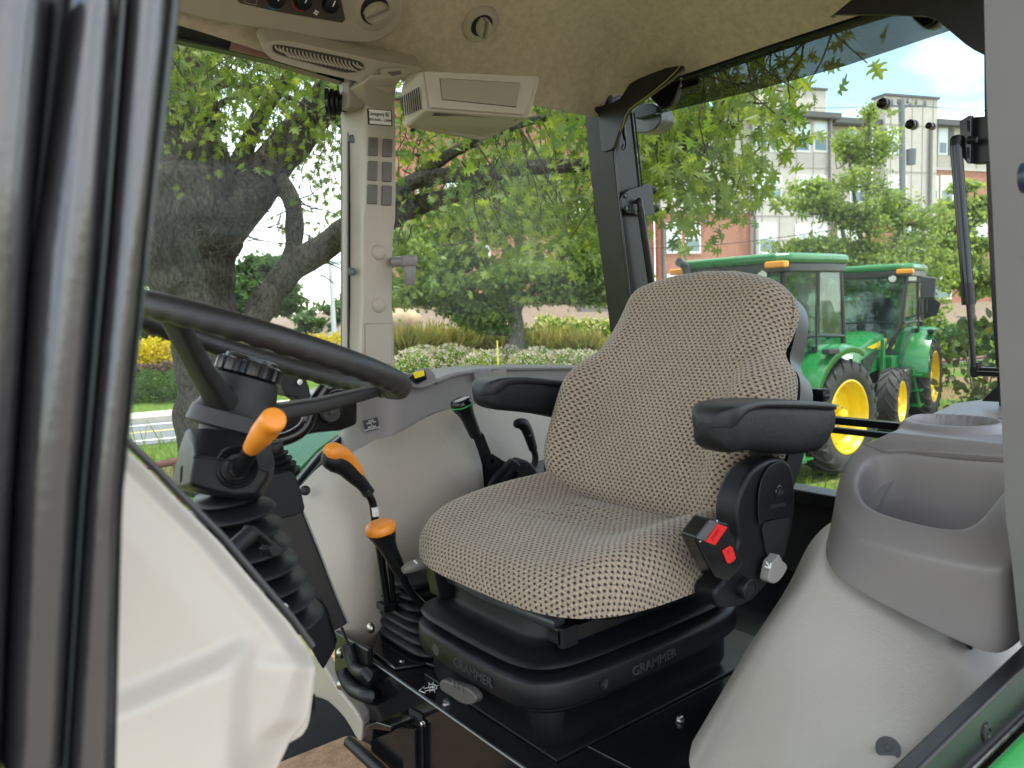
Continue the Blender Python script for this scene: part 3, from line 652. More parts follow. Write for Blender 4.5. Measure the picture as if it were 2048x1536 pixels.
# armrests -----------------------------------------------------------
def armrest(st,Y0,Y1,lab):      # st: (x, top, pad seam, bottom) seen along the near flank
    W=(Y1-Y0)/2; yc=(Y0+Y1)/2; fr=on('Y',Y1-.006,st[0][0],st[0][1]).x; r_=.034
    def ring(x,a,b,e,gr):
        q_=min(1,(x-st[0][0])/150); Yt=(Y1-.006)*(1-q_)+(Y0+.006)*q_      # the outline seen: far flank at the nose, near flank behind
        t_=on('Y',Yt,x,a); z0=on('Y',Yt,x,b).z; X=t_.x; q=min(1,max(0,(X-fr+.0015)/r_)); w_=W*math.sqrt(max(.02,1-(1-q)**2))+gr
        zc,hz=(t_.z+z0)/2,abs(t_.z-z0)/2+gr*.5
        o=[]
        for k in range(24):
            an=2*math.pi*k/24; c,s_=math.cos(an),math.sin(an); o.append(V((X,yc+w_*abs(c)**(2/e)*(1 if c>0 else -1),zc+hz*abs(s_)**(2/e)*(1 if s_>0 else -1))))
        return o
    xs_=[p[0] for p in st]; xx=list(np.linspace(xs_[0],xs_[0]+24,7))+list(np.linspace(xs_[0]+34,xs_[-1],22))
    f=lambda i,x: float(np.interp(x,xs_,[p[i] for p in st]))
    a=G().rings([ring(x,f(1,x)+3,f(3,x),4.0,0) for x in xx]).build('armrest',matte_m,seat,label=lab,ang=60)
    G().rings([ring(x,f(1,x),f(2,x),5.0,.0022) for x in xx]).build('arm_pad',mat('pad_black',(.014,.015,.018),.36,spec=.4,noise=.1,nscale=20,bump=.3,bscale=900),a,ang=60)
    return a
armrest([(1374,838,850,866),(1378,826,850,876),(1386,817,851,886),(1396,811,852,893),(1410,807,852,899),(1425,805,843,902),(1440,804,830,902),(1460,803,822,901),(1490,802,816,901),(1520,802,814,904),(1560,802,814,910),(1600,803,815,912),(1640,805,817,905),(1655,806,818,890),(1664,808,819,862)],.636,.706,'black armrest on the side of the doorway')
armrest([(936,778,789,798),(940,770,789,803),(947,763,789,808),(956,758,789,813),(966,755,787,816),(976,753,779,818),(990,752,770,820),(1010,752,766,822),(1040,753,765,825),(1080,757,769,830),(1140,763,774,842),(1180,768,780,850)],1.195,1.265,'black armrest on the side of the far window')
G().prism(tr('Y',.672,[(1520,895),(1548,895),(1545,935),(1524,935)]),(0,.02,0)).build('arm_bracket',frame_m,seat,bevel=.002)
G().prism(tr('Y',1.17,[(1096,980),(1100,930),(1112,890),(1140,880),(1180,980)]),(0,.02,0)).build('arm_bracket',matte_m,seat,bevel=.003)
# recliner cover at the side of the seat --------------------------------
rc=[(1528,924),(1548,916),(1568,917),(1582,930),(1590,958),(1592,1005),(1587,1050),(1576,1100),(1560,1140),(1540,1165),(1522,1186),(1500,1206),(1470,1216),(1436,1214),(1432,1180),(1446,1166),(1462,1128),(1478,1082),(1474,1040),(1478,1000),(1492,962),(1508,938)]
rec=G().prism(smooth(tr('Y',.650,rc),2),(0,.040,0)).build('recliner_cover',black_m,seat,bevel=.007,seg=4)
rf=[(1536,932),(1552,924),(1567,925),(1577,938),(1583,962),(1584,1005),(1581,1030),(1530,1040),(1516,1050),(1514,1000),(1520,960)]
G().prism(smooth(tr('Y',.648,rf),2),(0,-.003,0)).build('cover_face',black_m,rec,bevel=.002)
rs_=[(1526,1046),(1572,1036),(1576,1048),(1568,1100),(1552,1125),(1534,1112),(1526,1075)]
G().prism(smooth(tr('Y',.6485,rs_),2),(0,-.001,0)).build('lever_recess',dark_m,rec)
gl=[(1519,1150),(1526,1120),(1534,1112),(1540,1104),(1546,1116),(1556,1126),(1553,1138),(1542,1154),(1530,1162),(1520,1158)]
lv=G().prism(smooth(tr('Y',.646,gl),2),(0,-.016,0)).build('tilt_lever',mat('pale_grey_plastic',(.30,.28,.265),.45),seat,bevel=.003)
yt=.6295
for seg_ in (((1533,1124),(1540,1137)),((1540,1137),(1530,1133)),((1540,1137),(1541,1126))):
    G().tube([on('Y',yt,*p) for p in seg_],.0012,6).build('lever_symbol',white_m,lv)
lg=on('Y',.6445,1557,984)
dk=G().lathe(lg,(0,-1,0),[(-.002,.0100),(.0012,.0100),(.002,.0090),(.0012,.0086),(.0012,0)],28).build('emblem',gloss_m,rec)
for a in (-.6,-.2,.2,.6):
    G().tube([lg+V((0,-.0014,-.006)),lg+V((.0075*math.sin(a),-.0014,-.006+.0125*math.cos(a)))],.0006,5).build('emblem_ray',mat('emboss_black',(.04,.042,.045),.35),dk)
text('maker_name','GRAMMER',on('Y',.6440,1556,1012),(1,0,-.12),(0,0,1),.0085,mat('emboss_black',(.04,.042,.045),.35),rec,ext=.0006)
pv=on('Y',.640,1497,1178)
G().lathe(pv+V((0,.01,0)),(0,-1,0),[(0,.0155),(.012,.0155),(.014,.0145),(.015,.0125),(.0135,.0120),(.0135,.0095),(.0145,.009),(.0145,0)],32).build('pivot_cap',black_m,seat)
# belt buckle -----------------------------------------------------------
bkx=[(1390,1075),(1419,1037),(1457,1047),(1487,1128),(1478,1142),(1458,1164),(1432,1156),(1410,1118)]
bu=G().prism(tr('Y',.632,bkx),(.004,.030,0)).build('belt_buckle',gloss_m,seat,bevel=.004)
def bf(pts,n,m,dep=.0012): return G().prism(tr('Y',.6315,pts),(0,-dep,0)).build(n,m,bu,bevel=.0006)
bf([(1392,1076),(1419,1040),(1436,1044),(1408,1082)],'buckle_slot',mat('slot_grey',(.10,.105,.11),.4))
bf([(1409,1083),(1434,1047),(1453,1054),(1428,1090)],'release_button',red_m,.0022)
bf([(1443,1101),(1459,1091),(1464,1095),(1470,1116),(1466,1122),(1456,1127),(1452,1124)],'red_label',red_m,.0016)
bxd=(on('Y',.63,1434,1047)-on('Y',.63,1409,1083)).normalized(); byd=(on('Y',.63,1409,1083)-on('Y',.63,1428,1090)).normalized()
text('button_text','PRESS',on('Y',.6290,1431,1069),bxd,byd,.0075,mat('dark_red',(.35,.01,.01),.5),bu)
text('label_mark','!',on('Y',.6295,1457,1105),(.95,0,.3),(-.3,0,.95),.010,mat('dark_red',(.35,.01,.01),.5),bu)
for x,y in((1434,1042),(1400,1083)): G().sph(on('Y',.6315,x,y),.0016,8,6).build('rivet',steel_m,bu)
# seat pan, suspension ----------------------------------------------------
def foot(cx,cy,hx,hy,z,n=64,e=5.0,bow=.0):
    r=[]
    for k in range(n):
        a=2*math.pi*k/n; c,s=math.cos(a),math.sin(a); x=abs(c)**(2/e)*(1 if c>0 else -1); y=abs(s)**(2/e)*(1 if s>0 else -1)
        r.append(V((cx+x*(hx+bow*(1-y*y)),cy+y*(hy+bow*(1-x*x)),z)))
    return r
g=G(); g.rings([foot(.895,SY,.17,.19,1.655),foot(.895,SY,.19,.205,1.672),foot(.892,SY,.208,.219,1.684),foot(.892,SY,.212,.223,1.694)]); g.build('seat_pan',frame_m,seat)
G().tube([V((.695,.80,1.655)),V((.688,.95,1.652)),V((.695,1.12,1.655))],.011,12).build('slide_bar',mat('blue_black_steel',(.03,.034,.042),.3,noise=.3,nscale=60),seat)
for yy in(.80,1.09):
    G().box((.885,yy,1.640),(.40,.03,.025)).build('slide_rail',gloss_m,seat,bevel=.003)
    G().box((.70,yy-.012,1.640),(.03,.012,.03)).build('rail_stop',black_m,seat,bevel=.002)
cxs,cys=.868,.947
def ft_(hx,hy,z,bow,e=7.0): return foot(cxs,cys,hx,hy,z,80,e,bow)
up=G().rings([ft_(.186,.130,1.652,0),ft_(.188,.132,1.630,0),ft_(.192,.136,1.622,0),ft_(.205,.150,1.617,.003),ft_(.226,.168,1.6105,.006),ft_(.231,.172,1.6085,.007),ft_(.233,.174,1.605,.008),ft_(.231,.172,1.6015,.007),ft_(.224,.167,1.599,.006),ft_(.19,.14,1.594,0)])
up.build('upper_cover',black_m,seat,ang=60)
lo=G().rings([ft_(.19,.14,1.596,0),ft_(.210,.156,1.594,.004),ft_(.229,.172,1.588,.009),ft_(.2335,.176,1.5855,.011),ft_(.2355,.178,1.581,.0115),ft_(.2355,.178,1.551,.0115),ft_(.234,.1765,1.5475,.011),ft_(.229,.172,1.546,.009),ft_(.225,.169,1.5445,.008),ft_(.226,.170,1.541,.008),ft_(.224,.168,1.536,.007),ft_(.219,.164,1.533,.004),ft_(.214,.160,1.494,0,10),ft_(.207,.155,1.478,0,10)])
lower=lo.build('lower_cover',black_m,seat,ang=60)
emb=mat('emboss_black',(.04,.042,.045),.35)
tY=cys-.178-.0118
text('maker_name','GRAMMER',V((.845,tY+.0004,1.566)),(1,0,.02),(0,0,1),.021,emb,lower,ext=.0012)
lgc=V((.742,tY+.0035,1.566)); le=G().lathe(lgc,(0,-1,0),[(0,.0095),(.0006,.0095),(.0006,0)],24).build('emblem',black_m,lower)
for a in (-.7,-.25,.2,.65): G().tube([lgc+V((.002,-.0012,-.007)),lgc+V((.009*math.sin(a),-.0012,-.006+.0125*math.cos(a)))],.0008,5).build('emblem_ray',emb,le)
tX=cxs-.2355-.0118
text('maker_name','GRAMMER',V((tX+.0006,.915,1.566)),(0,-1,0),(0,0,1),.021,emb,lower,ext=.0012)
G().lathe(V((tX+.0035,1.018,1.566)),(-1,0,0),[(0,.0095),(.0016,.0095),(.0016,0)],24).build('emblem',emb,lower)
for yy in(.99,1.0,1.03): pass
# fore-aft handle below the front
hp=[(893,1362),(900,1354),(915,1360),(935,1366),(952,1372),(966,1386),(965,1400),(948,1404),(930,1397),(915,1386),(898,1376)]
hh=G().prism(smooth(tr('X',.625,hp),2),(-.014,0,0)).build('slide_handle',mat('handle_grey',(.085,.08,.077),.4),seat,bevel=.003)
for k in range(3):
    a=on('X',.609,905+k*8,1366+k*4); G().tube([a+V((0,0,.004)),a-V((0,.004,.006))],.0014,6).build('handle_rib',mat('handle_grey_dark',(.08,.075,.07),.5),hh)
# height handle peeking out at the far side
tl=G().tube([on('Y',1.09,x,y) for x,y in((806,1141),(816,1136),(835,1130),(860,1124),(890,1124))],[.006,.0095,.010,.0095,.010],12).build('height_lever',mat('lever_taupe',(.14,.13,.12),.5),seat)
G().tube([on('Y',1.08,828,1121),on('Y',1.08,834,1127)],.0015,6).build('lever_symbol',white_m,tl)
G().prism(tr('Y',1.07,[(868,1140),(900,1150),(940,1190),(940,1215),(880,1195)]),(0,.03,0)).build('side_link',frame_m,seat,bevel=.002)
# ================================================================ floor box
box=thing('seat_plinth','glossy black steel floor box that carries the seat with bolts and decal','seat plinth',(.95,.85,1.28))
G().box((1.10,.830,1.3765),(.96,.864,.193)).build('box_shell',gloss_m,box,bevel=.005)
G().tube([V((.6195,.42,1.4718)),V((.6195,1.262,1.4718))],.0012,6).build('edge_glint',mat('edge_sheen',(.35,.37,.36),.3,.6),box)  # pale line laid along the edge as its painted sheen
def bolt(p,ax,r,par,name='bolt'):
    G().lathe(p,ax,[(0,r*1.5),(r*.25,r*1.5),(r*.3,r),(r*1.3,r*.95),(r*1.5,r*.7),(r*1.5,0)],6 if r<.006 else 16).build(name,steel_m,par,ang=25)
for x,y in((805,1329),(893,1409),(1360,1441)): bolt(on('Z',1.474,x,y),(0,0,1),.0055,box)
q=[on('Z',1.4735,x,y) for x,y in((838,1381),(848,1373),(848,1377),(873,1371),(874,1377),(850,1382),(850,1386))]
G().tube(q+[q[0]],.0005,5).build('arrow_decal',white_m,box)
c=on('Z',1.4738,865,1375); 
q=[on('Z',1.4738,x,y) for x,y in((857,1372),(863,1368),(870,1370),(873,1375),(868,1380),(861,1380))]
G().tube(smooth(q,3)+[q[0]],.0005,5).build('animal_decal',white_m,box)
for a,b in(((872,1374),(878,1369)),((860,1369),(857,1365)),((866,1369),(866,1364)),((862,1380),(859,1384)),((868,1380),(870,1385)),((860,1375),(870,1375)),((864,1371),(866,1379))):
    G().tube([on('Z',1.4738,*a),on('Z',1.4738,*b)],.0005,5).build('animal_decal',white_m,box)
# panel joint on the side and riser under the seat
G().prism([V((.66,.775,1.474)),V((1.2,.775,1.474)),V((1.2,1.12,1.474)),V((.66,1.12,1.474))],(0,0,.004)).build('seat_riser',frame_m,box,bevel=.001)
G().tube([V((.78,.395,1.35)),V((.735,.60,1.4742)),V((.72,.775,1.4742))],.0008,5).build('panel_joint',mat('joint_grey',(.08,.08,.08),.4),box)
# slot and bent step bracket on the front
q=tr('X',.6185,[(820,1415),(846,1430),(849,1600),(820,1600)])
G().prism(q,(-.002,0,0)).build('front_slot',dark_m,box)
bk_=G(); q=tr('X',.612,[(776,1442),(783,1432),(800,1426),(830,1434),(830,1444),(792,1440),(790,1462),(779,1460)])
bk_.prism(q,(-.045,0,0)); bk_.build('step_bracket',gloss_m,box,bevel=.002)
q=tr('X',.610,[(800,1448),(836,1455),(836,1500),(838,1620),(812,1620),(812,1470)]); G().prism(q,(-.006,0,0)).build('bracket_arm',frame_m,box,bevel=.002)
bolt(on('X',.617,848,1447),(-1,0,0),.004,box)
for x,y in((683,1306),(684,1369)): G().sph(on('X',.60,x,y),.011,14,10,(1,.6,1)).build('dome_nut',mat('dull_steel',(.40,.38,.34),.3,1),box)
G().sph(on('Y',1.27,741,1256),.0105,14,10,(.7,1,1)).build('dome_nut',mat('dull_steel',(.40,.38,.34),.3,1),box)
q=tr('X',.606,[(668,1262),(735,1300),(737,1398),(712,1385),(680,1378),(668,1340)]); G().prism(q,(.012,0,0)).build('cable_plate',frame_m,box,bevel=.004)
G().tube(smooth([on('X',.597,x,y) for x,y in((696,1288),(700,1308),(712,1338),(738,1350))],4,False)+[on('X',.615,752,1352)],[.012]*14,14).build('cable_elbow',rubber_m,box)
G().tube(smooth([on('X',.593,x,y) for x,y in((684,1338),(690,1356),(708,1380),(738,1394))],4,False)+[on('X',.615,752,1397)],[.0125]*14,14).build('cable_elbow',rubber_m,box)
G().tube([on('X',.597,683,1255),on('X',.597,697,1292)],.003,8).build('cable',rubber_m,box)
G().tube([V((.600,1.31,1.293)),V((.600,.95,1.293)),V((.600,.5,1.293))],.011,14).build('floor_seal',rubber_m,box)
# shift boot
boot=thing('shift_boot','black ribbed rubber bellows boot at the foot of the tall shift lever','gear boot',(.74,1.25,1.475))
q=[on('Z',1.474,x,y) for x,y in((745,1308),(790,1342),(852,1332),(905,1350),(930,1320),(840,1270),(760,1255))]
G().prism(q,(0,0,.006)).build('boot_plate',gloss_m,boot,bevel=.003)
rs=[]; nf=7
for k in range(nf*4+1):
    t=k/(nf*4); ph=(k%4)/4; z=1.480+.118*t
    bulge=.0065*math.sin(math.pi*((k%4)/4))*1.6
    cxb=.745-.012*t; cyb=1.235+.055*t; hx=.064*(1-t)+.030*t+bulge; hy=.088*(1-t)+.052*t+bulge
    rs.append([p for p in foot(cxb,cyb,hx,hy,z,40,4.0)])
G().rings(rs).build('bellows',rubber_m,boot,ang=75)
# brown mat
q=[on('Z',1.281,x,y) for x,y in((480,1575),(560,1532),(640,1500),(690,1480),(706,1479),(722,1487),(800,1525),(860,1560),(860,1700),(480,1700))]
mt=G().prism(q,(0,0,.009)).build('floor_mat',brown_m,None,bevel=.004); tag(mt,'brown fibre floor mat lying in front of the black seat plinth','floor mat')

# ================================================================ steering column
colm=thing('steering_column','black steering wheel and column with orange turn lever and rubber bellows','steering wheel',(.28,.88,1.6))
WC=V((.3325,.920,2.0663)); tau=.3635; WN=V((math.sin(tau),-.0135,math.cos(tau))).normalized()
WA=V((math.cos(tau),0,-math.sin(tau))); WA=(WA-WN*WA.dot(WN)).normalized(); WB=WN.cross(WA)
def wp(r,a,h=0): return WC+WA*(r*math.cos(a))+WB*(r*math.sin(a))+WN*h
RW=.1785
g=G(); rs=[]; n=180
for i in range(n):
    a=2*math.pi*i/n; c=wp(RW,a); d=(WA*math.cos(a)+WB*math.sin(a)); r=[]
    for k in range(16):
        t=2*math.pi*k/16; rr=.0128
        low=max(0,-math.sin(t)); rr+=.0019*low*(.5+.5*math.cos(a*46))**1.5*(1 if low>.2 else 0)
        r.append(c+d*(rr*math.cos(t))+WN*(rr*1.05*math.sin(t)))
    rs.append(r)
rs.append(rs[0]); g.rings(rs,True,False)
rim=g.build('wheel_rim',mat('rim_leather',(.016,.016,.017),.42,noise=.12,nscale=30,bump=.3,bscale=500),colm,ang=80)
HB=-.115; 
hubm=mat('hub_plastic',(.017,.017,.018),.48,noise=.1,nscale=30,bump=.3,bscale=700)
hx=on('Y',.88,478,800); ax_=WN
H0=WC-WN*.0
def hp_(h): return WC+WN*h
# find hub axis foot
G().lathe(hp_(0),-WN,[(.036,.030),(.040,.0375),(.060,.0415),(.078,.0450),(.084,.0500),(.101,.0525),(.104,.050)],40).build('wheel_hub',hubm,colm,ang=30)
kn=[]
g=G(); rs=[]
for h,r,rb in((.038,.031,0),(.037,.0355,0),(.036,.0378,1),(.029,.0378,1),(.0215,.0375,1),(.020,.035,0),(.0195,.032,0),(.0155,.031,0),(.0145,.028,0),(.0145,.0,0)):
    rs.append([hp_(-h)+(WA*math.cos(t)+WB*math.sin(t))*max(1e-5,(r+rb*.0012*(1 if (k//3)%2 else -1))) for k,t in enumerate(np.linspace(0,2*math.pi,96,endpoint=False))])
g.rings(rs); g.build('tilt_knob',mat('knob_gloss',(.010,.010,.011),.22),colm,ang=35)
G().lathe(hp_(-.0145),WN,[(0,.0262),(.0012,.0255),(.0012,0)],32).build('knob_disc',mat('knob_top',(.03,.03,.031),.6,noise=.3,nscale=150),colm)
for a,nm in((math.radians(1),'s'),(math.radians(-138),'s'),(math.radians(100),'s')):
    p0=wp(RW-.004,a,-.006); p1=wp(.10,a,-.046); p2=wp(.030,a,-.078)
    e=(-WA*math.sin(a)+WB*math.cos(a))
    g=G(); rs=[]
    for p,w_,h in((p0,.0135,.007),(p0.lerp(p1,.35),.013,.0085),(p1,.014,.0095),(p1.lerp(p2,.6),.0165,.011),(p2,.021,.014)):
        t_=(p2-p0).normalized(); up_=e.cross(t_).normalized()
        rs.append([p+e*(w_*math.cos(q)*abs(math.cos(q))**-.45*1.0 if abs(math.cos(q))>1e-3 else 0)+up_*(h*math.sin(q)*(abs(math.sin(q))**-.45 if abs(math.sin(q))>1e-3 else 0)) for q in np.linspace(0,2*math.pi,20,endpoint=False)])
    g.rings(rs); g.build('wheel_spoke',hubm,colm,ang=55)
# neck and switch housing
nk=hp_(-.098); G().lathe(nk,-WN,[(0,.036),(.03,.034)],24).build('column_neck',rubber_m,colm)
hx_=[(373,856),(384,853),(417,853),(470,861),(530,884),(546,900),(541,943),(531,975),(515,997),(505,1001),(470,998),(420,992),(341,975),(349,930),(359,897)]
S_=[(373,857),(417,857),(470,864),(530,884),(546,900),(541,943),(515,997),(470,999),(400,988),(341,975),(359,897)]
F_=[(388,914),(402,912),(478,921),(525,934),(538,943),(533,962),(510,990),(470,992),(425,984),(380,970),(384,940)]
Sp=tr('Y',.868,S_); Fp=tr('Y',.803,F_); cs_=sum(Sp,V())/len(Sp)
hs1=G().rings([[p.lerp(cs_,.30)+V((0,.05,0)) for p in Sp],Sp,[a.lerp(b,.45)+V((0,-.012,0)) for a,b in zip(Sp,Fp)],Fp]).build('column_housing',black_m,colm,bevel=.004,seg=4,ang=25)
G().tube(tr('Y',.8005,[(386,915),(402,913),(478,922),(538,944)]),.0009,6).build('housing_seam',dark_m,hs1)
for x,y in((427,868),(478,876)):
    p=on('Y',.83,x,y-10); 
c0=on('Y',.803,473,934)
G().lathe(c0,(-.15,-1,.05),[(-.004,.0225),(.002,.0225),(.0035,.021),(.002,.0195),(.001,.0185),(.003,.0172),(.0015,.0155),(.0,.0145),(.002,.0135),(.0035,.010),(.001,.009),(.001,.0)],40).build('lever_boot',rubber_m,hs1,ang=25)
G().prism(tr('Y',.8035,[(361,935),(366,930),(364,962),(359,968)]),(0,-.0008,0)).build('slot',dark_m,hs1)
L0=on('Y',.800,482,938); L1=on('Y',.755,505,893); L2=on('Y',.690,553,832)
G().tube([L0,L1],[.0085,.0078],16).build('lever_stem',black_m,colm)
dl=(L2-L1).normalized(); ln=(L2-L1).length
prof=[(0,.0070),(.001,.0082),(.25,.0102),(.48,.0118),(.70,.0122),(.72,.0117),(.735,.0122),(.755,.0122),(.77,.0117),(.785,.0122),(.80,.0122),(.815,.0117),(.83,.0122),(.94,.0120),(.985,.0110),(.999,.0090),(1.0,0)]
G().lathe(L1-dl*.004,dl,[(a*ln,r) for a,r in prof],32).build('lever_grip',orange_m,colm,ang=50)
# bellows of the column
A0=on('Y',.86,452,998); A1=on('Y',.86,545,1255); dA=(A1-A0).normalized()
prof=[(-.006,.030),(0,.033)]
LB=(A1-A0).length
for k in range(7):
    t=k/7; r=.036+.014*t; h=LB*(.03+.97*t); dh=LB*.97/7
    prof+=[(h,r-.010),(h+dh*.30,r+.008),(h+dh*.48,r+.010),(h+dh*.62,r+.006),(h+dh*.95,r-.012)]
g=G(); 
up_=(WN*.55+dA*-.45).normalized()
rs=[]
for h,r in prof:
    c=A0+dA*h; nrm=dA.lerp(-WN,.30).normalized(); u=nrm.cross(V((0,1,0))).normalized(); w_=nrm.cross(u)
    rs.append([c+u*(r*1.05*math.cos(t))+w_*(r*1.15*math.sin(t)) for t in np.linspace(0,2*math.pi,40,endpoint=False)])
g.rings(rs); g.build('column_bellows',rubber_m,colm,ang=75)
# tilt release
a=on('Y',.70,470,1096); b=on('Y',.70,506,1064); G().tube([a,b],.0085,18).build('release_pin',black_m,colm)
q=tr('Y',.70,[(508,1050),(516,1056),(570,1100),(560,1112),(545,1115),(536,1098),(543,1092),(520,1072),(508,1078),(500,1066)])
G().prism(q,(-.006,.010,.0)).build('release_latch',black_m,colm,bevel=.0015)
# dark pod and rods behind the wheel
pod=thing('dash_pod','black pod with round bolted disc behind the steering wheel spokes','instrument pod',on('Y',1.35,650,830))
q=tr('Y',1.38,[(540,880),(575,830),(600,800),(640,785),(700,772),(715,850),(640,866),(590,874)])
G().prism(smooth(q,2),(.03,.10,0)).build('pod_body',gloss_m,pod,bevel=.008)
c=on('Y',1.372,663,826); G().lathe(c,(-.3,-1,0),[(0,.021),(.003,.021),(.005,.018),(.003,.0165),(.003,0)],32).build('pod_disc',frame_m,pod)
G().lathe(c+V((-.001,-.004,0)),(-.3,-1,0),[(0,.006),(.004,.006),(.0045,0)],6).build('bolt',frame_m,pod)
G().tube(smooth(tr('Y',1.30,[(650,775),(625,815),(612,850),(585,872),(540,885),(490,895)]),3,False),.0125,12).build('grab_rod',gloss_m,pod)
q=tr('Y',1.28,[(560,745),(590,735),(612,755),(622,790),(615,810),(590,795),(570,790)])
G().prism(smooth(q,2),(0,.05,0)).build('stalk_cover',matte_m,pod,bevel=.008)
G().lathe(on('Y',1.277,599,764),(0,-1,0),[(0,.0055),(.002,.005),(.0022,0)],12).build('screw',steel_m,pod)

# ================================================================ front cowl (cream)
cow=thing('front_cowl','large cream moulded cowl below the steering wheel with sloping upper edge','dash cowl',(.15,.52,1.5))
EX=[(890,245),(908,262),(945,302),(1010,365),(1085,440),(1180,521),(1250,582),(1285,607),(1305,622),(1335,631),(1440,616),(1476,582),(1500,572),(1546,550),(1620,520)]
def sms(a,b,x):
    t=min(1,max(0,(x-a)/(b-a))); return t*t*(3-2*t)
rows=[]
for y in np.concatenate([np.linspace(885,1240,30),np.linspace(1245,1345,22),np.linspace(1352,1620,34)]):
    xr=np.interp(y,[p[0] for p in EX],[p[1] for p in EX]); r=[]
    ts=np.concatenate([np.linspace(0,.7,26),np.linspace(.72,.9,14),np.linspace(.905,1,14)])
    for t in ts:
        x=60+(xr-60)*t
        du=xr-x; de=du*.70; f_=1-sms(1288,1345,y)      # distance to the sloping upper edge
        Y=.520+f_*(.026*(1-sms(0,40,de))**1.2+.010*(1-sms(40,130,de)))
        if y>1290: Y+=.014*(1-sms(0,34+ (y-1290)*.25,du))*sms(1290,1340,y)
        s1=(y-(1408-.43*(x-235)))/1.09; s2=(482+.0*y)-x+ (y-1400)*-.06
        s=min(s1,s2*1.1) if abs(s1-s2)>40 else min(s1,s2)-(40-abs(s1-s2))**2/160
        Y-=.020*sms(-34,34,s)
        r.append(on('Y',Y,x,y))
    rows.append(r)
cf=grid('cowl_face',rows,cream_m,cow,sub=0,solid=.006)
# return edge and inner cover half
q=tr('Y',.560,[(618,1318),(632,1336),(630,1360),(620,1440),(611,1462),(602,1474),(578,1488),(560,1500),(540,1520),(560,1420),(600,1350)])
G().prism(smooth(q,2),(.01,.10,0)).build('cowl_side',cream_m,cow,bevel=.008)
g=G(); e=[on('Y',.560,x,y) for y,x in EX[:9]]; 
G().prism(e+[p+V((.0,.10,-.10)) for p in e[::-1]],(-.012,0,-.012)).build('cowl_return',mat('cowl_dark',(.03,.03,.032),.5),cow)
G().tube([p+V((.004,.006,.002)) for p in e],.0026,8).build('edge_seal',mat('cowl_seal',(.05,.052,.055),.45),cow)
# ribbed vent edge low on the far side
for k in range(8): G().tube([on('Y',.66,622,1392+k*4),on('Y',.66,630,1390+k*4)],.0012,5).build('vent_rib',black_m,cow)
# rocker switches above the cowl edge
for i,(pts,lab) in enumerate(((((530,1188),(545,1176),(553,1186),(552,1200),(540,1206)),0),(((556,1204),(572,1212),(582,1218),(578,1232),(562,1222)),1),(((572,1232),(584,1238),(594,1250),(590,1256)),0))):
    g=G().prism(tr('Y',.60,pts),(.0,.03,0)); o=g.build('rocker_switch',black_m,cow,bevel=.0015)
    if lab: G().tube(smooth(tr('Y',.598,[(563,1211),(567,1207),(574,1212),(570,1216)]),3),.0007,5).build('switch_symbol',white_m,o)
# ================================================================ hand throttle console beside the column
th=thing('lever_console','tall narrow black console with ribbed boot between column and vinyl panel','lever console',on('Y',1.15,600,1200))
q=tr('Y',1.12,[(526,975),(534,962),(560,948),(586,946),(600,975),(608,1008),(608,1022),(580,1034),(535,1040),(527,1020)])
G().prism(smooth(q,2),(.02,.11,0)).build('console_head',black_m,th,bevel=.008)
q=tr('Y',1.125,[(530,1036),(606,1018),(697,1248),(668,1265),(640,1330),(600,1250),(560,1110)])
G().prism(q,(.02,.10,0)).build('console_body',mat('console_brown_black',(.016,.014,.013),.5,noise=.1,nscale=10,bump=.2,bscale=500),th,bevel=.005)
q=tr('Y',1.110,[(590,1188),(598,1192),(640,1206),(652,1222),(672,1286),(668,1302),(652,1330),(646,1340),(634,1322)])
G().prism(q,(.008,.012,0)).build('kick_plate',black_m,th,bevel=.004)
rs=[]; b0=on('Y',1.17,562,952); b1=on('Y',1.17,553,915); db=(b1-b0).normalized(); g=G()
prof=[(0,.030)]
for k in range(4):
    h=.010*k; r=.030-.004*k; prof+=[(h+.001,r-.004),(h+.004,r+.001),(h+.007,r+.0015),(h+.0095,r-.005)]
prof+=[(.042,.014),(.054,.015),(.056,.013),(.056,0)]
G().lathe(b0,db,prof,28).build('lever_boot',rubber_m,th,ang=70)
G().lathe(b0+db*.0562,db,[(0,.011),(.0015,.0105),(.0016,.008),(.0006,.0075),(.0006,0)],24).build('lever_cap',gloss_m,th)
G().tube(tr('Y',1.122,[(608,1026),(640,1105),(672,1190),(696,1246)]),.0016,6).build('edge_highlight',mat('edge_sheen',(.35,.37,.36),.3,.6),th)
# ================================================================ levers
def pxr(px,d): return px*d/FPX
lv1=thing('shift_lever','tall curved shift lever with orange and black pistol grip by the vinyl panel','lever',on('Y',1.25,770,1215))
pth=smooth([on('Y',1.25,x,y) for x,y in((645,921),(664,920),(688,932),(708,952),(724,968),(733,980))],4,False)
rad=np.interp(np.linspace(0,1,len(pth)),[0,.08,.25,.5,.75,1],[.008,.0165,.0205,.0165,.0125,.0105])
G().tube(pth,list(rad),20,sx=.9).build('grip',black_m,lv1,ang=70)
pt2=[p+V((.0015,-.0045,.0062)) for p in smooth([on('Y',1.25,x,y) for x,y in((646,914),(664,911),(690,921),(711,944),(722,958))],4,False)]
rad=np.interp(np.linspace(0,1,len(pt2)),[0,.08,.25,.5,.8,1],[.007,.0145,.0178,.0132,.0075,.0035])
G().tube(pt2,list(rad),20,sx=.9).build('grip_top',orange_m,lv1,ang=70)
for k in range(3):
    p=pth[-2]+(pth[-1]-pth[-4]).normalized()*(.004*k); G().lathe(p,(pth[-1]-pth[-4]),[(0,.0108),(.002,.0118),(.0035,.0108)],16).build('grip_ring',rubber_m,lv1)
sh=smooth([on('Y',1.25,x,y) for x,y in((733,982),(745,1005),(750,1040),(764,1130),(776,1218))],5,False)
G().tube(sh,.0072,14).build('shaft',gloss_m,lv1)
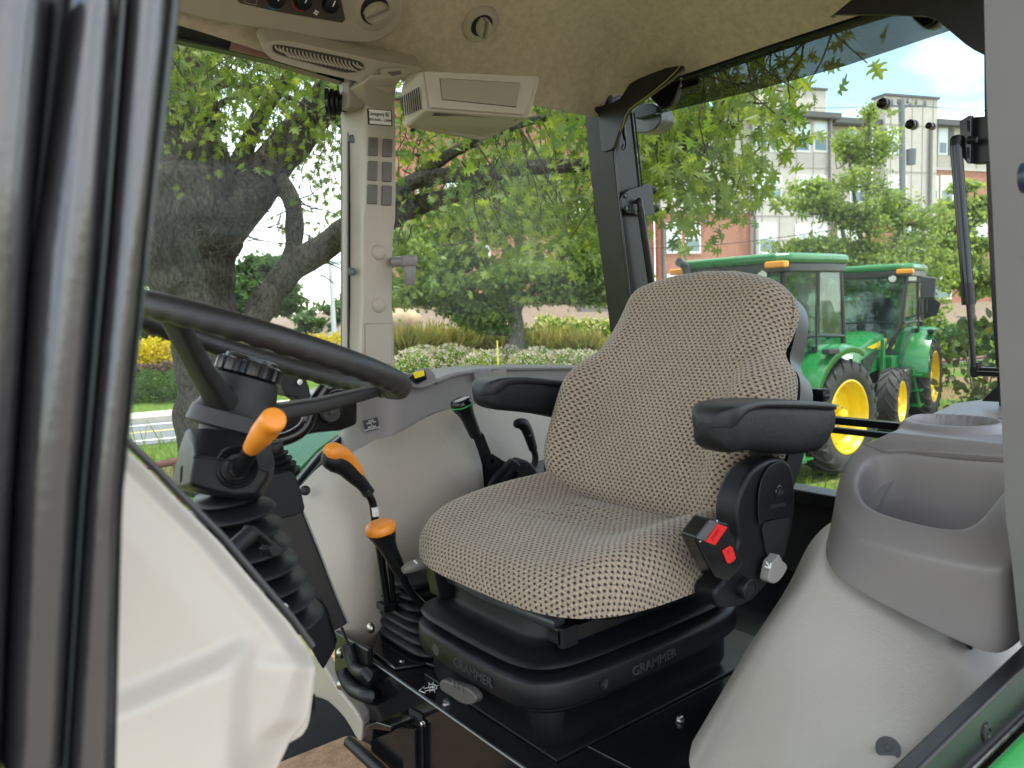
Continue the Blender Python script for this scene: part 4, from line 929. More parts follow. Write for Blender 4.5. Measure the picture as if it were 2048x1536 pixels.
G().tube([on('Y',1.242,750,1015),on('Y',1.242,752,1032)],.0062,12).build('paper_tag',white_m,lv1)
G().tube([on('Y',1.26,775,1080),on('Y',1.26,788,1218)],.006,12).build('shaft',gloss_m,lv1)
q=tr('Y',1.24,[(768,1212),(790,1208),(793,1222),(768,1226)]); G().prism(q,(0,.03,0)).build('shaft_collar',rubber_m,lv1,bevel=.001)
lv2=thing('range_lever','short lever with orange mushroom cap in front of the seat cushion','lever',on('Y',1.15,808,1150))
c=on('Y',1.15,761,1055); ax=(on('Y',1.15,756,1030)-on('Y',1.15,766,1075)).normalized()
G().lathe(c-ax*.006,ax,[(-.003,.024),(0,.0262),(.006,.0265),(.012,.0245),(.0155,.019),(.017,.010),(.0172,0)],32).build('knob_cap',orange_m,lv2,ang=60)
P_=smooth([on('Y',1.15,x,y) for x,y in((763,1062),(772,1085),(786,1115),(800,1142),(806,1152))],4,False)
rad=np.interp(np.linspace(0,1,len(P_)),[0,.12,.35,.7,1],[.0255,.022,.0145,.0115,.0085])
G().tube(P_,list(rad),20).build('grip',black_m,lv2,ang=70)
G().tube(smooth([on('Y',1.15,x,y) for x,y in((806,1150),(814,1172),(832,1196),(860,1222),(880,1240))],4,False),.0068,10,sx=.5).build('shaft',gloss_m,lv2)
lv3=thing('flat_lever','black flat steel lever with green ringed knob leaning against vinyl cover','lever',on('Y',1.33,970,970))
c=on('Y',1.33,923,806); ax=(on('Y',1.33,919,790)-on('Y',1.33,934,835)).normalized()
G().lathe(c,ax,[(-.004,.0235),(.0,.0240),(.004,.023),(.008,.021),(.0095,.015),(.0098,0)],28).build('knob_top',gloss_m,lv3,ang=50)
G().lathe(c,ax,[(-.0062,.0235),(-.0058,.0243),(-.0035,.0243),(-.003,.0235)],28).build('green_ring',mat('ring_green',(.05,.42,.12),.4),lv3)
P_=smooth([on('Y',1.33,x,y) for x,y in((922,807),(930,822),(942,848),(950,868),(952,873))],4,False)
rad=np.interp(np.linspace(0,1,len(P_)),[0,.15,.35,.8,1],[.024,.0215,.0155,.0125,.0105])
G().tube(P_,list(rad),20).build('grip',black_m,lv3,ang=70)
q=tr('Y',1.33,[(944,870),(951,866),(961,863),(968,870),(984,912),(986,975),(969,985),(964,930),(957,905)])
G().prism(q,(.004,.005,0)).build('lever_plate',frame_m,lv3,bevel=.001)
hole=[on('Y',1.322,984+4.6*math.cos(t),922+4.8*math.sin(t)) for t in np.linspace(math.pi,-math.pi,15)]
q=tr('Y',1.322,[(965,922),(973,912),(985,908),(1013,926),(1005,952),(998,970),(970,935)])
pl_=[q[0]]+[hole[0]]+hole[1:]+[q[0]+V((0,0,-.0002))]+q[1:][::-1]
G().prism(pl_,(.003,.004,0)).build('pivot_plate',frame_m,lv3)
lv4=thing('throttle_lever','small black curved lever with pistol grip behind the far armrest','lever',on('Y',1.36,1060,950))
P_=smooth([on('Y',1.36,x,y) for x,y in((1029,851),(1038,847),(1049,851),(1057,868),(1063,886),(1067,899))],4,False)
rad=np.interp(np.linspace(0,1,len(P_)),[0,.1,.35,.7,1],[.005,.0105,.0145,.0125,.0105])
G().tube(P_,list(rad),18,sx=.8).build('grip',black_m,lv4,ang=70)
G().lathe(on('Y',1.345,1061,871),(-.3,-1,0),[(0,.0038),(.001,.0036),(.0012,0)],12).build('screw',steel_m,lv4)
G().tube(smooth([on('Y',1.36,x,y) for x,y in((1066,896),(1071,915),(1066,938),(1056,965))],4,False),.0075,12).build('shaft',rubber_m,lv4)
br=thing('belt_retractor','black seat belt retractor housing behind the far side of the cushion','belt retractor',on('Y',1.27,1030,960))
q=tr('Y',1.27,[(978,972),(990,953),(1004,938),(1024,919),(1036,925),(1042,932),(1030,950),(1010,985),(985,990)])
G().prism(q,(.01,.02,0)).build('housing',black_m,br,bevel=.003)
q=tr('Y',1.285,[(1000,990),(1030,945),(1042,924),(1056,922),(1070,934),(1084,962),(1090,990)])
G().prism(smooth(q,2),(.01,.05,0)).build('spool_cover',black_m,br,bevel=.005)
q=tr('Y',1.267,[(998,966),(1025,930),(1031,934),(1004,970)]); G().prism(q,(0,-.001,0)).build('belt_slot',dark_m,br)
q=tr('Y',1.266,[(1006,970),(1031,937),(1038,946),(1014,978)]); G().prism(q,(0,-.003,0)).build('belt_guide',gloss_m,br,bevel=.001)
rg=G(); o_=on('Y',1.36,1084,943); n=24
rg.rings([[o_+V(((.013+.002*math.cos(b))*math.cos(a),(.013+.002*math.cos(b))*math.sin(a),.002*math.sin(b))) for b in np.linspace(0,2*math.pi,8,endpoint=False)] for a in np.linspace(0,2*math.pi,n)],True,False)
o=rg.build('pin_ring',steel_m,None); tag(o,'small zinc pull ring lying beside the throttle lever foot','pull ring')
q=[V((1.02,1.33,1.735)),V((1.30,1.33,1.735)),V((1.30,1.46,1.735)),V((1.02,1.46,1.735))]
G().prism(q,(0,0,-.02)).build('rear_shelf',mat('shelf_grey',(.16,.16,.155),.5),trim,bevel=.003)
o=G().lathe(on('Y',1.36,1098,928),(0,0,1),[(-.012,.006),(.004,.008),(.012,.0075),(.014,0)],14).build('cable_gland',rubber_m,trim)
# ================================================================ near side console with cup holder and pocket
sc=thing('side_console','taupe side console with round cup holder and deep open storage pocket','side console',(1.2,.5,1.6))
def onslope(x,y,dz=0):      # the sloping top that carries the pocket
    d=ray(x,y); k=.60; z0=1.800+dz; t=(z0-k*1.06-CC.z)/(d.z-k*d.x); p=CC+d*t
    if p.z>1.884+dz: p=on('Z',1.884+dz,x,y)
    return p
CS=[((1810,901),(1775,866),(1790,905)),((1768,902),(1728,888),(1740,930)),((1738,913),(1700,912),(1702,970)),((1722,936),(1684,948),(1676,1020)),((1716,966),(1676,990),(1655,1070)),((1727,1000),(1688,1032),(1647,1108)),((1757,1022),(1722,1062),(1663,1150)),((1805,1037),(1785,1087),(1738,1197)),((1860,1050),(1858,1108),(1830,1242)),((1905,1057),(1930,1127),(1920,1285)),((1938,1053),(1992,1136),(1986,1312)),((1968,1026),(2022,1124),(2016,1304)),((2012,966),(2034,1104),(2040,1284)),((2080,880),(2100,1060),(2110,1220))]
cen=onslope(1880,975)+V((0,0,-.13)); cols_=[]
for k_,(ri,ou,bo_) in enumerate(CS):
    r=onslope(*ri); o=onslope(*ou,dz=-.010*min(1,k_/4)); D=math.hypot(o.x,o.y); d=ray(*bo_); b=CC+d*(D/math.hypot(d.x,d.y)); inn=(cen-r); inn.z=0; inn.normalize(); outw=(o-r); outw.z=0; outw.normalize()
    fl=r+inn*.012+V((0,0,-.125))
    cols_.append([b-outw*.05+V((0,0,-.01)),b-outw*.006,b,b.lerp(o,.04),b.lerp(o,.5)+outw*.002,b.lerp(o,.88)+outw*.004,o+V((0,0,-.004))+outw*.003,o+V((0,0,.003))-outw*.002,o.lerp(r,.35)+V((0,0,.004)),r-inn*.008+V((0,0,.001)),r-inn*.002+V((0,0,-.003)),r+inn*.002+V((0,0,-.014)),r+inn*.006+V((0,0,-.07)),fl,fl.lerp(cen,.4),cen])
for px_ in ((2105,890),(2075,921),(2000,912),(1900,905)):       # back wall of the pocket, under the flat top
    r=onslope(*px_); inn=(cen-r); inn.z=0; inn.normalize(); fl=r+inn*.012+V((0,0,-.125)); ou=r-inn*.03+V((0,0,-.02))
    cols_.append([ou+V((0,0,-.05)),ou+V((0,0,-.03)),ou,ou-inn*.0+V((0,0,.002)),ou+V((0,0,.004)),ou+V((0,0,.006)),ou+V((0,0,.009)),ou+inn*.003+V((0,0,.012)),ou.lerp(r,.6)+V((0,0,.004)),r-inn*.008+V((0,0,-.001)),r-inn*.002+V((0,0,-.005)),r+inn*.002+V((0,0,-.014)),r+inn*.006+V((0,0,-.07)),fl,fl.lerp(cen,.4),cen])
cols_.append(list(cols_[0]))
bodyc=grid('console_shell',[list(c) for c in zip(*cols_)],taupe_m,sc,sub=3)
bmx=bmesh.new(); bmx.from_mesh(bodyc.data); bmesh.ops.remove_doubles(bmx,verts=bmx.verts,dist=1e-5); bmx.to_mesh(bodyc.data); bmx.free()
CUP=on('Z',1.892,1905,850)
Fc=smooth([V((x,y,0)) for x,y in((1728,889),(1768,900),(1810,899),(1900,905),(2000,912),(2120,922))],12,False); Rc=smooth([V((x,y,0)) for x,y in((1905,810),(1930,807),(1960,803),(2010,798),(2060,794),(2140,788))],12,False)
rows=[]
for f in np.linspace(0,1,90):
    r=[]; n_=len(Fc)
    ps=[]
    for a,b in zip(Fc,Rc): ps.append(a.lerp(b,f))
    fine=[]
    for a,b in zip(ps,ps[1:]): fine+=[a,a.lerp(b,.5)]
    fine.append(ps[-1])
    for k,p in enumerate(fine):
        q=onslope(p.x,p.y,.002); zb_=q.z; d=math.hypot(q.x-CUP.x,q.y-CUP.y); ex=k/len(fine)
        z=zb_+.003*sm(0,.06,ex)*sm(0,.15,f)+.0125*sm(.087,.068,d)
        z-=.085*sm(.0635,.050,d)
        q.z=z; 
        if k==0: r+=[q+V((.004,.03,-.20)),q+V((.001,.012,-.03)),q+V((0,.004,-.008))]
        r.append(q)
    if f==0: rows+=[[p+V((.003,0,-.012)) for p in r]]
    rows.append(r)
deck=grid('console_top',rows,taupe_m,sc,sub=1,solid=.003)
YR=.617
G().tube([V((1.40,YR-.03,1.8925)),V((1.405,.34,1.895))],.0014,6).build('lid_gap',mat('lid_gap_blue',(.04,.04,.06),.6),sc)
# pale vinyl side below the pocket
LC=[(1672,1040,.600),(1648,1100,.606),(1610,1165,.617),(1560,1235,.622),(1515,1315,.628),(1470,1392,.632),(1425,1470,.636),(1383,1545,.640),(1330,1650,.645)]
RC=[(2075,1190,.385),(2055,1280,.385),(2000,1335,.382),(1955,1372,.38),(1905,1415,.378),(1850,1462,.376),(1805,1505,.374),(1762,1546,.372),(1680,1630,.37)]
rows=[]
for (a,b,c),(d,e,f) in zip(LC,RC):
    A=on('Y',c,a,b); B=on('Y',f,d,e); r=[A+V((.004,.05,-.05)),A+V((-.001,.018,-.012))]
    for t in (0,.04,.12,.25,.4,.55,.7,.85,.94,.98,1): r.append(A.lerp(B,t)+V((-.012,-.006,.02))*math.sin(math.pi*t)**.7)
    r+=[B+V((.006,-.010,-.008)),B+V((.014,-.012,-.03))]; rows.append(r)
lowp=grid('vinyl_panel',rows,vinyl_m,sc,sub=2)
pA,pB=on('Y',.638,1405,1510),on('Y',.374,1803,1507); p=pA.lerp(pB,.945)+V((-.012,-.006,.02))*.33; nn_=(CC-p).normalized().lerp(V((-.3,-.2,.9)).normalized(),.4).normalized()
G().lathe(p+nn_*.006,nn_,[(-.006,.0125),(.001,.0125),(.0022,.0118),(.0025,.004),(.0035,.0036),(.0038,.002),(.003,0)],28).build('trim_plug',mat('plug_charcoal',(.035,.04,.046),.45),lowp)

# ================================================================ struts, brackets and small hardware on the rear window
st=thing('gas_strut','long black gas strut on a slotted bracket near the pale door post','gas strut',on('X',1.5,1940,740))
q=tr('X',1.52,[(1924,244),(1944,232),(1948,232),(1946,328),(1940,328),(1928,312)]); G().prism(q,(-.012,0,0)).build('bracket_face',gloss_m,st,bevel=.003)
q=tr('X',1.53,[(1944,234),(1980,232),(1984,326),(1944,328)]); G().prism(q,(.02,0,0)).build('bracket_block',frame_m,st,bevel=.002)
for y in (252,306): G().prism(smooth(tr('X',1.506,[(1934,y-10),(1937,y-10),(1938,y+9),(1935,y+9)]),2),(-.001,0,0)).build('slot',dark_m,st)
G().tube([on('X',1.505,1936,280),on('X',1.505,1954,279)],[.007,.005],12).build('pivot_bolt',black_m,st)
T0=on('X',1.50,1912,292); T1=on('X',1.50,1937,600); T2=on('X',1.50,1948,735)
G().tube([on('X',1.50,1911,272),on('X',1.50,1912,277),T0],[.007,.0095,.0095],16).build('ball_end',black_m,st)
G().tube([T0,T1],.0098,18).build('cylinder',gloss_m,st)
G().tube([T1-(T1-T0).normalized()*.03,T1+(T1-T0).normalized()*.008],.0115,18).build('cylinder_collar',frame_m,st)
G().tube([T1,T2],.0045,12).build('rod',frame_m,st)
q=tr('X',1.498,[(1940,728),(1955,726),(1958,748),(1950,755),(1940,752)]); G().prism(smooth(q,2),(.015,0,0)).build('socket',black_m,st,bevel=.002)
G().tube([on('X',1.505,1958,743),on('X',1.505,2010,745)],.0085,16).build('pin',gloss_m,st)
q=tr('X',1.55,[(1963,802),(1995,772),(1999,804)]); G().prism(q,(.01,0,0)).build('foot_gusset',frame_m,st)
st2=thing('gas_strut','gas strut on a flat two hole bracket at the rear corner post','gas strut',on('X',1.5,1300,590))
q=tr('Y',1.470,[(1240,400),(1246,386),(1262,378),(1301,367),(1306,431),(1268,430),(1250,425),(1242,415)])
bkt=G().prism(smooth(q[:3],2,False)+q[3:5]+q[5:],(0,-.006,0)).build('bracket_plate',mat('bracket_black',(.022,.023,.024),.4,noise=.1,nscale=30),st2,bevel=.001)
for x,y in((1252,391),(1254,417)): G().lathe(on('Y',1.463,x,y),(0,-1,0),[(0,.008),(.002,.008),(.0025,.0055),(.0008,.0045),(.0008,0)],18).build('bracket_screw',gloss_m,st2)
for x,y in((1306,381),(1311,417)): G().lathe(on('Y',1.475,x,y),(1,-.3,0),[(-.006,.011),(.004,.011),(.008,.008),(.0085,0)],16).build('bumper',rubber_m,st2)
S0=on('Y',1.448,1279,402); S1=on('Y',1.448,1281,418); S2=on('Y',1.448,1308,600)
G().tube([on('Y',1.46,1270,404),S0],[.006,.007],12).build('ball_stud',gloss_m,st2)
G().tube([S0+V((0,0,.008)),S0,S1],[.006,.0085,.0075],14).build('ball_end',frame_m,st2)
G().tube([S1,S2],.0098,16).build('cylinder',frame_m,st2)
for x,y,r in((1767,207,.0108),(1823,249,.0095),(1861,252,.0066)):
    k=thing('round_fixing',{1767:'black round glass fixing, the highest and largest of three on the rear window',1823:'black round glass fixing, the middle sized of three on the rear window',1861:'black round glass fixing, the smallest of three on the rear window'}[x],'window fixing',on('X',1.632,x,y),'round fixings on the rear window')
    G().lathe(on('X',1.632,x,y),(-1,0,0),[(0,r*.9),(.002,r),(.008,r),(.010,r*.86),(.0085,r*.6),(.0105,r*.45),(.0105,0)],24).build('knob_body',gloss_m,k)
    G().lathe(on('X',1.633,x,y),(1,0,0),[(.006,r*1.04),(.012,r*1.04),(.013,r*.5),(.013,0)],24).build('outer_washer',mat('washer_grey',(.25,.25,.25),.4),k)
hg=thing('hinge_pouch','black hinge pouch under the rear header beside the corner gusset','window hinge',on('X',1.55,1335,190))
q=tr('X',1.56,[(1296,188),(1318,172),(1344,162),(1362,158),(1356,180),(1346,204),(1336,217),(1325,218),(1312,208)]); G().prism(smooth(q,2),(.02,0,0)).build('hinge_body',gloss_m,hg,bevel=.004)
q=tr('X',1.57,[(1350,165),(1388,150),(1399,163),(1396,170),(1360,180),(1352,182)]); G().prism(q,(.01,0,0)).build('hinge_plate',gloss_m,hg,bevel=.002)
for x,y in((1362,159),(1361,170)): G().sph(on('X',1.565,x,y),.005,10,7,(.4,1,1)).build('hinge_bolt',steel_m,hg)
hg2=thing('hinge_pouch','black hinge pouch under the rear header close to the pale door post','window hinge',on('X',1.55,1855,40))
q=tr('X',1.56,[(1820,30),(1836,48),(1850,57),(1866,56),(1880,43),(1874,25),(1840,20)]); G().prism(smooth(q,2),(.02,0,0)).build('hinge_body',gloss_m,hg2,bevel=.004)
G().tube(smooth(tr('X',1.555,[(1852,52),(1864,47),(1872,34)]),4,False),.002,6).build('hinge_rim',frame_m,hg2)
lp=thing('work_lamp','dusty grey plastic work lamp hanging outside the rear corner','work lamp',on('X',1.75,1290,235))
q=tr('X',1.72,[(1262,224),(1280,212),(1308,206),(1318,222),(1322,240),(1312,256),(1296,265),(1272,266),(1262,262)])
G().prism(smooth(q,2),(.06,0,0)).build('lamp_body',mat('dusty_lens',(.10,.105,.10),.35,noise=.5,nscale=60),lp,bevel=.015)
q=tr('X',1.70,[(1262,222),(1290,206),(1316,212),(1318,226),(1300,232),(1270,238)]); G().prism(smooth(q,2),(.02,0,0)).build('lamp_bracket',frame_m,lp,bevel=.005)
wr=G(); wr.tube(smooth([on('X',1.494,x,y) for x,y in((1372,113),(1352,142),(1320,172),(1285,199),(1262,216),(1251,232),(1246,250),(1240,262))],4,False),.0011,6)
o=wr.build('wire',mat('wire_yellow',(.28,.27,.05),.5),None); tag(o,'thin yellow green wire running along the corner gusset edge','wire')
ck=thing('cable_hook','short black cable with hooked end beside the rear corner gusset','cable',on('Y',1.47,1250,270))
G().tube(smooth(tr('Y',1.47,[(1249,232),(1247,258),(1251,280)]),4,False),[.004]*4+[.005]*5,8).build('cable',gloss_m,ck)
G().tube(smooth(tr('Y',1.47,[(1251,280),(1252,290),(1248,299),(1244,296),(1247,289)]),4,False),.0026,8).build('hook',gloss_m,ck)
lt=thing('belt_bracket','black stamped bracket with two bolts sticking out behind the backrest','bracket',on('X',1.28,1610,790))
q=tr('X',1.28,[(1560,776),(1634,778),(1645,783),(1650,793),(1647,803),(1640,806),(1560,806)]); G().prism(q,(.02,0,0)).build('bracket_body',frame_m,lt,bevel=.003)
for x in(1628,1596): G().lathe(on('X',1.279,x,792),(-1,0,0),[(0,.006),(.004,.006),(.005,.003),(.005,0)],14).build('bolt',gloss_m,lt)
G().lathe(on('X',1.29,1648,790),(0,-1,0),[(-.01,.012),(.004,.012),(.006,.010),(.006,0)],20).build('roller',frame_m,lt)

# ================================================================ the ground outside
rng=np.random.default_rng(7); random.seed(7)
GN=V((.176,.984,0)); GT=V((.984,-.176,0)); GZ=-.30
def gz(x,y):
    s=GN.x*x+GN.y*y
    k=min(s,46)-21.2; t=GT.x*x+GT.y*y; f=min(1,max(0,(t/max(s,1)-.285)/.065)); f=f*f*(3-2*f)
    return GZ+(min(max(0,k),5.0)+max(0,k-5.0)*f)*.15
def gp(x,y,d=0): return V((x,y,gz(x,y)+d))
def far(px,D):           # ground point seen below pixel column px at horizontal distance D
    d=ray(px,620); a=V((d.x,d.y)).normalized(); return a.x*D,a.y*D
def ground_mat():
    m=bpy.data.materials.new('grass_and_dirt'); m.use_nodes=True; t=m.node_tree; N=t.nodes; L=t.links; b=N['Principled BSDF']; b.inputs['Roughness'].default_value=.95; b.inputs['Specular IOR Level'].default_value=.1
    g=N.new('ShaderNodeNewGeometry')
    def noise(s,d=6): 
        n=N.new('ShaderNodeTexNoise'); n.inputs['Scale'].default_value=s; n.inputs['Detail'].default_value=d; L.new(g.outputs['Position'],n.inputs['Vector']); return n.outputs['Fac']
    def ramp(f,p0,p1,c0,c1):
        c=N.new('ShaderNodeValToRGB'); c.color_ramp.elements[0].position=p0; c.color_ramp.elements[1].position=p1; c.color_ramp.elements[0].color=(*c0,1); c.color_ramp.elements[1].color=(*c1,1); L.new(f,c.inputs['Fac']); return c.outputs['Color']
    gr=ramp(noise(14,8),.3,.72,(.055,.105,.018),(.16,.23,.05)); di=ramp(noise(25,8),.3,.7,(.17,.10,.055),(.34,.23,.14)); mk=ramp(noise(.42,7),.47,.58,(0,0,0),(1,1,1))
    sp_=N.new('ShaderNodeVectorMath'); sp_.operation='DOT_PRODUCT'; sp_.inputs[1].default_value=GN; L.new(g.outputs['Position'],sp_.inputs[0])
    def mrange(v,a,b_,c,d):
        r=N.new('ShaderNodeMapRange'); r.inputs[1].default_value=a; r.inputs[2].default_value=b_; r.inputs[3].default_value=c; r.inputs[4].default_value=d; L.new(v,r.inputs[0]); return r.outputs[0]
    near=mrange(sp_.outputs['Value'],13.5,16,1,0); bank=mrange(sp_.outputs['Value'],26.2,26.9,0,1)
    mm=N.new('ShaderNodeMath'); mm.operation='MULTIPLY'; L.new(mk,mm.inputs[0]); L.new(near,mm.inputs[1])
    m1=N.new('ShaderNodeMix'); m1.data_type='RGBA'; L.new(mm.outputs[0],m1.inputs[0]); L.new(gr,m1.inputs[6]); L.new(di,m1.inputs[7])
    mu=ramp(noise(9,8),.3,.7,(.16,.115,.085),(.30,.235,.19))
    m2=N.new('ShaderNodeMix'); m2.data_type='RGBA'; L.new(bank,m2.inputs[0]); L.new(m1.outputs[2],m2.inputs[6]); L.new(mu,m2.inputs[7]); L.new(m2.outputs[2],b.inputs['Base Color'])
    bp_=N.new('ShaderNodeBump'); bp_.inputs['Distance'].default_value=.05; bp_.inputs['Strength'].default_value=.8; L.new(noise(30,8),bp_.inputs['Height']); L.new(bp_.outputs[0],b.inputs['Normal'])
    return m
g=G(); vs=[];fs=[]
ss=[-900,-200,-60,-20,0,6,12,16,18,20.6]+list(np.linspace(21.2,46,22))+[60,120,400,900]; ts=[-900,-300,-80]+list(np.linspace(-40,90,53))+[150,400,900]
for s in ss:
    for t in ts:
        p=GN*s+GT*t; vs.append(V((p.x,p.y,gz(p.x,p.y)+(.06*math.sin(t*.7+s)*math.sin(s*.9) if 23<s<46 else 0))))
n=len(ts)
fs=[(i*n+j,i*n+j+1,(i+1)*n+j+1,(i+1)*n+j) for i in range(len(ss)-1) for j in range(n-1)]
g.add(vs,fs); kind(g.build('ground',ground_mat()),'structure')
g=G(); g.prism([V((-40,-45,GZ+.03)),V((40,-45,GZ+.03)),V((40,-.25,GZ+.03)),V((-40,-.25,GZ+.03))],(0,0,-.2)); kind(g.build('unseen_bounce_yard',mat('bounce_gravel',(.20,.175,.145),.95,noise=.25,nscale=6,bump=1,bscale=40)),'structure')  # pale yard out of view, added to bounce light up into the cab
def band(name,s0,s1,z,m,t0=-120,t1=200,thick=None):
    g=G(); P=[GN*s0+GT*t0,GN*s1+GT*t0,GN*s1+GT*t1,GN*s0+GT*t1]
    g.prism([V((p.x,p.y,GZ+z)) for p in P],(0,0,-(thick or .05))); return g.build(name,m)
asph=mat('asphalt',(.13,.135,.145),.85,noise=.15,nscale=3,bump=.4,bscale=60)
kind(band('road',16.6,20.3,.020,asph),'structure')
pm=mat('road_paint_white',(.75,.75,.72),.6); py=mat('road_paint_yellow',(.75,.55,.12),.6)
kind(band('road_marking',17.15,17.27,.024,pm,thick=.003),'structure')
kind(band('road_marking',18.5,18.6,.024,py,thick=.003),'structure')
kind(band('road_marking',19.75,19.87,.024,pm,thick=.003),'structure')
conc=mat('concrete',(.42,.39,.34),.85,noise=.12,nscale=5,bump=.3,bscale=40)
kind(band('kerb',20.3,20.5,.14,conc,thick=.2),'structure')
kind(band('pavement',20.5,21.7,.13,mat('pavement_tan',(.48,.42,.34),.85,noise=.12,nscale=4),thick=.2),'structure')

# ---------------------------------------------------------------- leaves
def leaf_mat(name,c0,c1,tr_=1.6,rough=.5):
    m=bpy.data.materials.new(name); m.use_nodes=True; t=m.node_tree; N=t.nodes; L=t.links; N.clear()
    o=N.new('ShaderNodeOutputMaterial'); g=N.new('ShaderNodeNewGeometry'); oi=N.new('ShaderNodeObjectInfo')
    ad=N.new('ShaderNodeMath'); ad.operation='ADD'; L.new(g.outputs['Random Per Island'],ad.inputs[0]); L.new(oi.outputs['Random'],ad.inputs[1])
    fr=N.new('ShaderNodeMath'); fr.operation='FRACT'; L.new(ad.outputs[0],fr.inputs[0])
    c=N.new('ShaderNodeValToRGB'); c.color_ramp.elements[0].color=(*c0,1); c.color_ramp.elements[1].color=(*c1,1); L.new(fr.outputs[0],c.inputs['Fac'])
    d=N.new('ShaderNodeBsdfPrincipled'); d.inputs['Roughness'].default_value=rough; d.inputs['Specular IOR Level'].default_value=.35; L.new(c.outputs['Color'],d.inputs['Base Color'])
    tl=N.new('ShaderNodeBsdfTranslucent'); hs=N.new('ShaderNodeMix'); hs.data_type='RGBA'; hs.blend_type='MULTIPLY'; hs.inputs[0].default_value=1; L.new(c.outputs['Color'],hs.inputs[6]); hs.inputs[7].default_value=(tr_*1.2,tr_*1.1,tr_*.55,1); L.new(hs.outputs[2],tl.inputs['Color'])
    a=N.new('ShaderNodeMixShader'); a.inputs[0].default_value=.5; L.new(d.outputs[0],a.inputs[1]); L.new(tl.outputs[0],a.inputs[2]); L.new(a.outputs[0],o.inputs[0])
    return m
def half_leaf(pts,fold):
    r=[(x,y,fold*abs(x)) for x,y in pts]; return r
OAKP=[(0,0),(.02,.10),(.05,.16),(.30,.13),(.24,.22),(.09,.30),(.40,.37),(.50,.50),(.30,.47),(.11,.52),(.33,.65),(.36,.80),(.19,.71),(.09,.78),(.09,.90),(0,1.0)]
def make_leaf(pts,fold=.18):
    n=len(pts); R_=[(x,y,fold*x-.10*y*y) for x,y in pts]; L_=[(-x,y,fold*x-.10*y*y) for x,y in pts[1:-1]]
    v=R_+L_; f=[tuple(range(n)),(0,)+(n-1,)+tuple(range(n+len(L_)-1,n-1,-1))]
    return np.array(v),f
OAK=make_leaf(OAKP)
MAPLE=make_leaf([(0,0),(.28,.05),(.22,.22),(.52,.42),(.25,.50),(.22,.72),(0,1)],.2)
OVAL=make_leaf([(0,0),(.26,.25),(.30,.55),(.14,.85),(0,1)],.25)
BLADE=make_leaf([(0,0),(.03,.3),(.026,.7),(0,1)],.3); THIN=make_leaf([(0,0),(.009,.3),(.007,.7),(0,1)],.3)
def rots(n,droop=.0,spread=1.0):
    # leaf axis (local +y) direction: random, pulled downwards by droop
    d=rng.normal(size=(n,3)); d/=np.linalg.norm(d,axis=1)[:,None]; d=d*spread+np.array([0,0,-droop]); d/=np.linalg.norm(d,axis=1)[:,None]
    a=rng.normal(size=(n,3)); a[:,2]*=.6; x=np.cross(d,a); x/=np.linalg.norm(x,axis=1)[:,None]; z=np.cross(x,d)
    return np.stack([x,d,z],axis=2)
def leaves(name,base,pos,size,Rm,m,parent,label=None):
    bv,bf=base; n=len(pos); k=len(bv)
    co=np.einsum('nij,kj->nki',Rm,bv)*np.asarray(size)[:,None,None]+pos[:,None,:]
    me=bpy.data.meshes.new(name); me.vertices.add(n*k); me.vertices.foreach_set('co',co.reshape(-1).astype(np.float32))
    ls=np.concatenate([np.array(f) for f in bf]); lens=np.array([len(f) for f in bf]); nl=len(ls)
    idx=(ls[None,:]+np.arange(n)[:,None]*k).reshape(-1).astype(np.int32)
    me.loops.add(len(idx)); me.loops.foreach_set('vertex_index',idx)
    st=np.concatenate([[0],np.cumsum(lens)[:-1]]); starts=(st[None,:]+np.arange(n)[:,None]*nl).reshape(-1).astype(np.int32)
    me.polygons.add(n*len(bf)); me.polygons.foreach_set('loop_start',starts)
    me.update(calc_edges=True); me.validate()
    o=bpy.data.objects.new(name,me); COL.objects.link(o); me.materials.append(m)
    if parent is not None: setpar(o,parent)
    if label: o['label']=label
    return o
def ball(n,c,r,shell=.55):
    d=rng.normal(size=(n,3)); d/=np.linalg.norm(d,axis=1)[:,None]; q=(shell+(1-shell)*rng.random(n))**.8
    return np.array(c)+d*np.array(r)*q[:,None]
bark=bpy.data.materials.new('bark'); bark.use_nodes=True
def bark_nodes(m,c0,c1,sc):
    t=m.node_tree; N=t.nodes; L=t.links; b=N['Principled BSDF']; b.inputs['Roughness'].default_value=.95; b.inputs['Specular IOR Level'].default_value=.1
    g=N.new('ShaderNodeNewGeometry'); mp_=N.new('ShaderNodeMapping'); mp_.inputs['Scale'].default_value=(1,1,.5); L.new(g.outputs['Position'],mp_.inputs['Vector'])
    n=N.new('ShaderNodeTexNoise'); n.inputs['Scale'].default_value=sc; n.inputs['Detail'].default_value=9; n.inputs['Roughness'].default_value=.7; L.new(mp_.outputs[0],n.inputs['Vector'])
    c=N.new('ShaderNodeValToRGB'); c.color_ramp.elements[0].position=.33; c.color_ramp.elements[1].position=.68; c.color_ramp.elements[0].color=(*c0,1); c.color_ramp.elements[1].color=(*c1,1)
    L.new(n.outputs['Fac'],c.inputs['Fac']); L.new(c.outputs['Color'],b.inputs['Base Color'])
    bp_=N.new('ShaderNodeBump'); bp_.inputs['Strength'].default_value=1; bp_.inputs['Distance'].default_value=.05; L.new(n.outputs['Fac'],bp_.inputs['Height']); L.new(bp_.outputs[0],b.inputs['Normal'])
bark_nodes(bark,(.018,.016,.013),(.135,.12,.10),24)
bark2=bpy.data.materials.new('grey_bark'); bark2.use_nodes=True; bark_nodes(bark2,(.07,.065,.055),(.26,.25,.22),18)
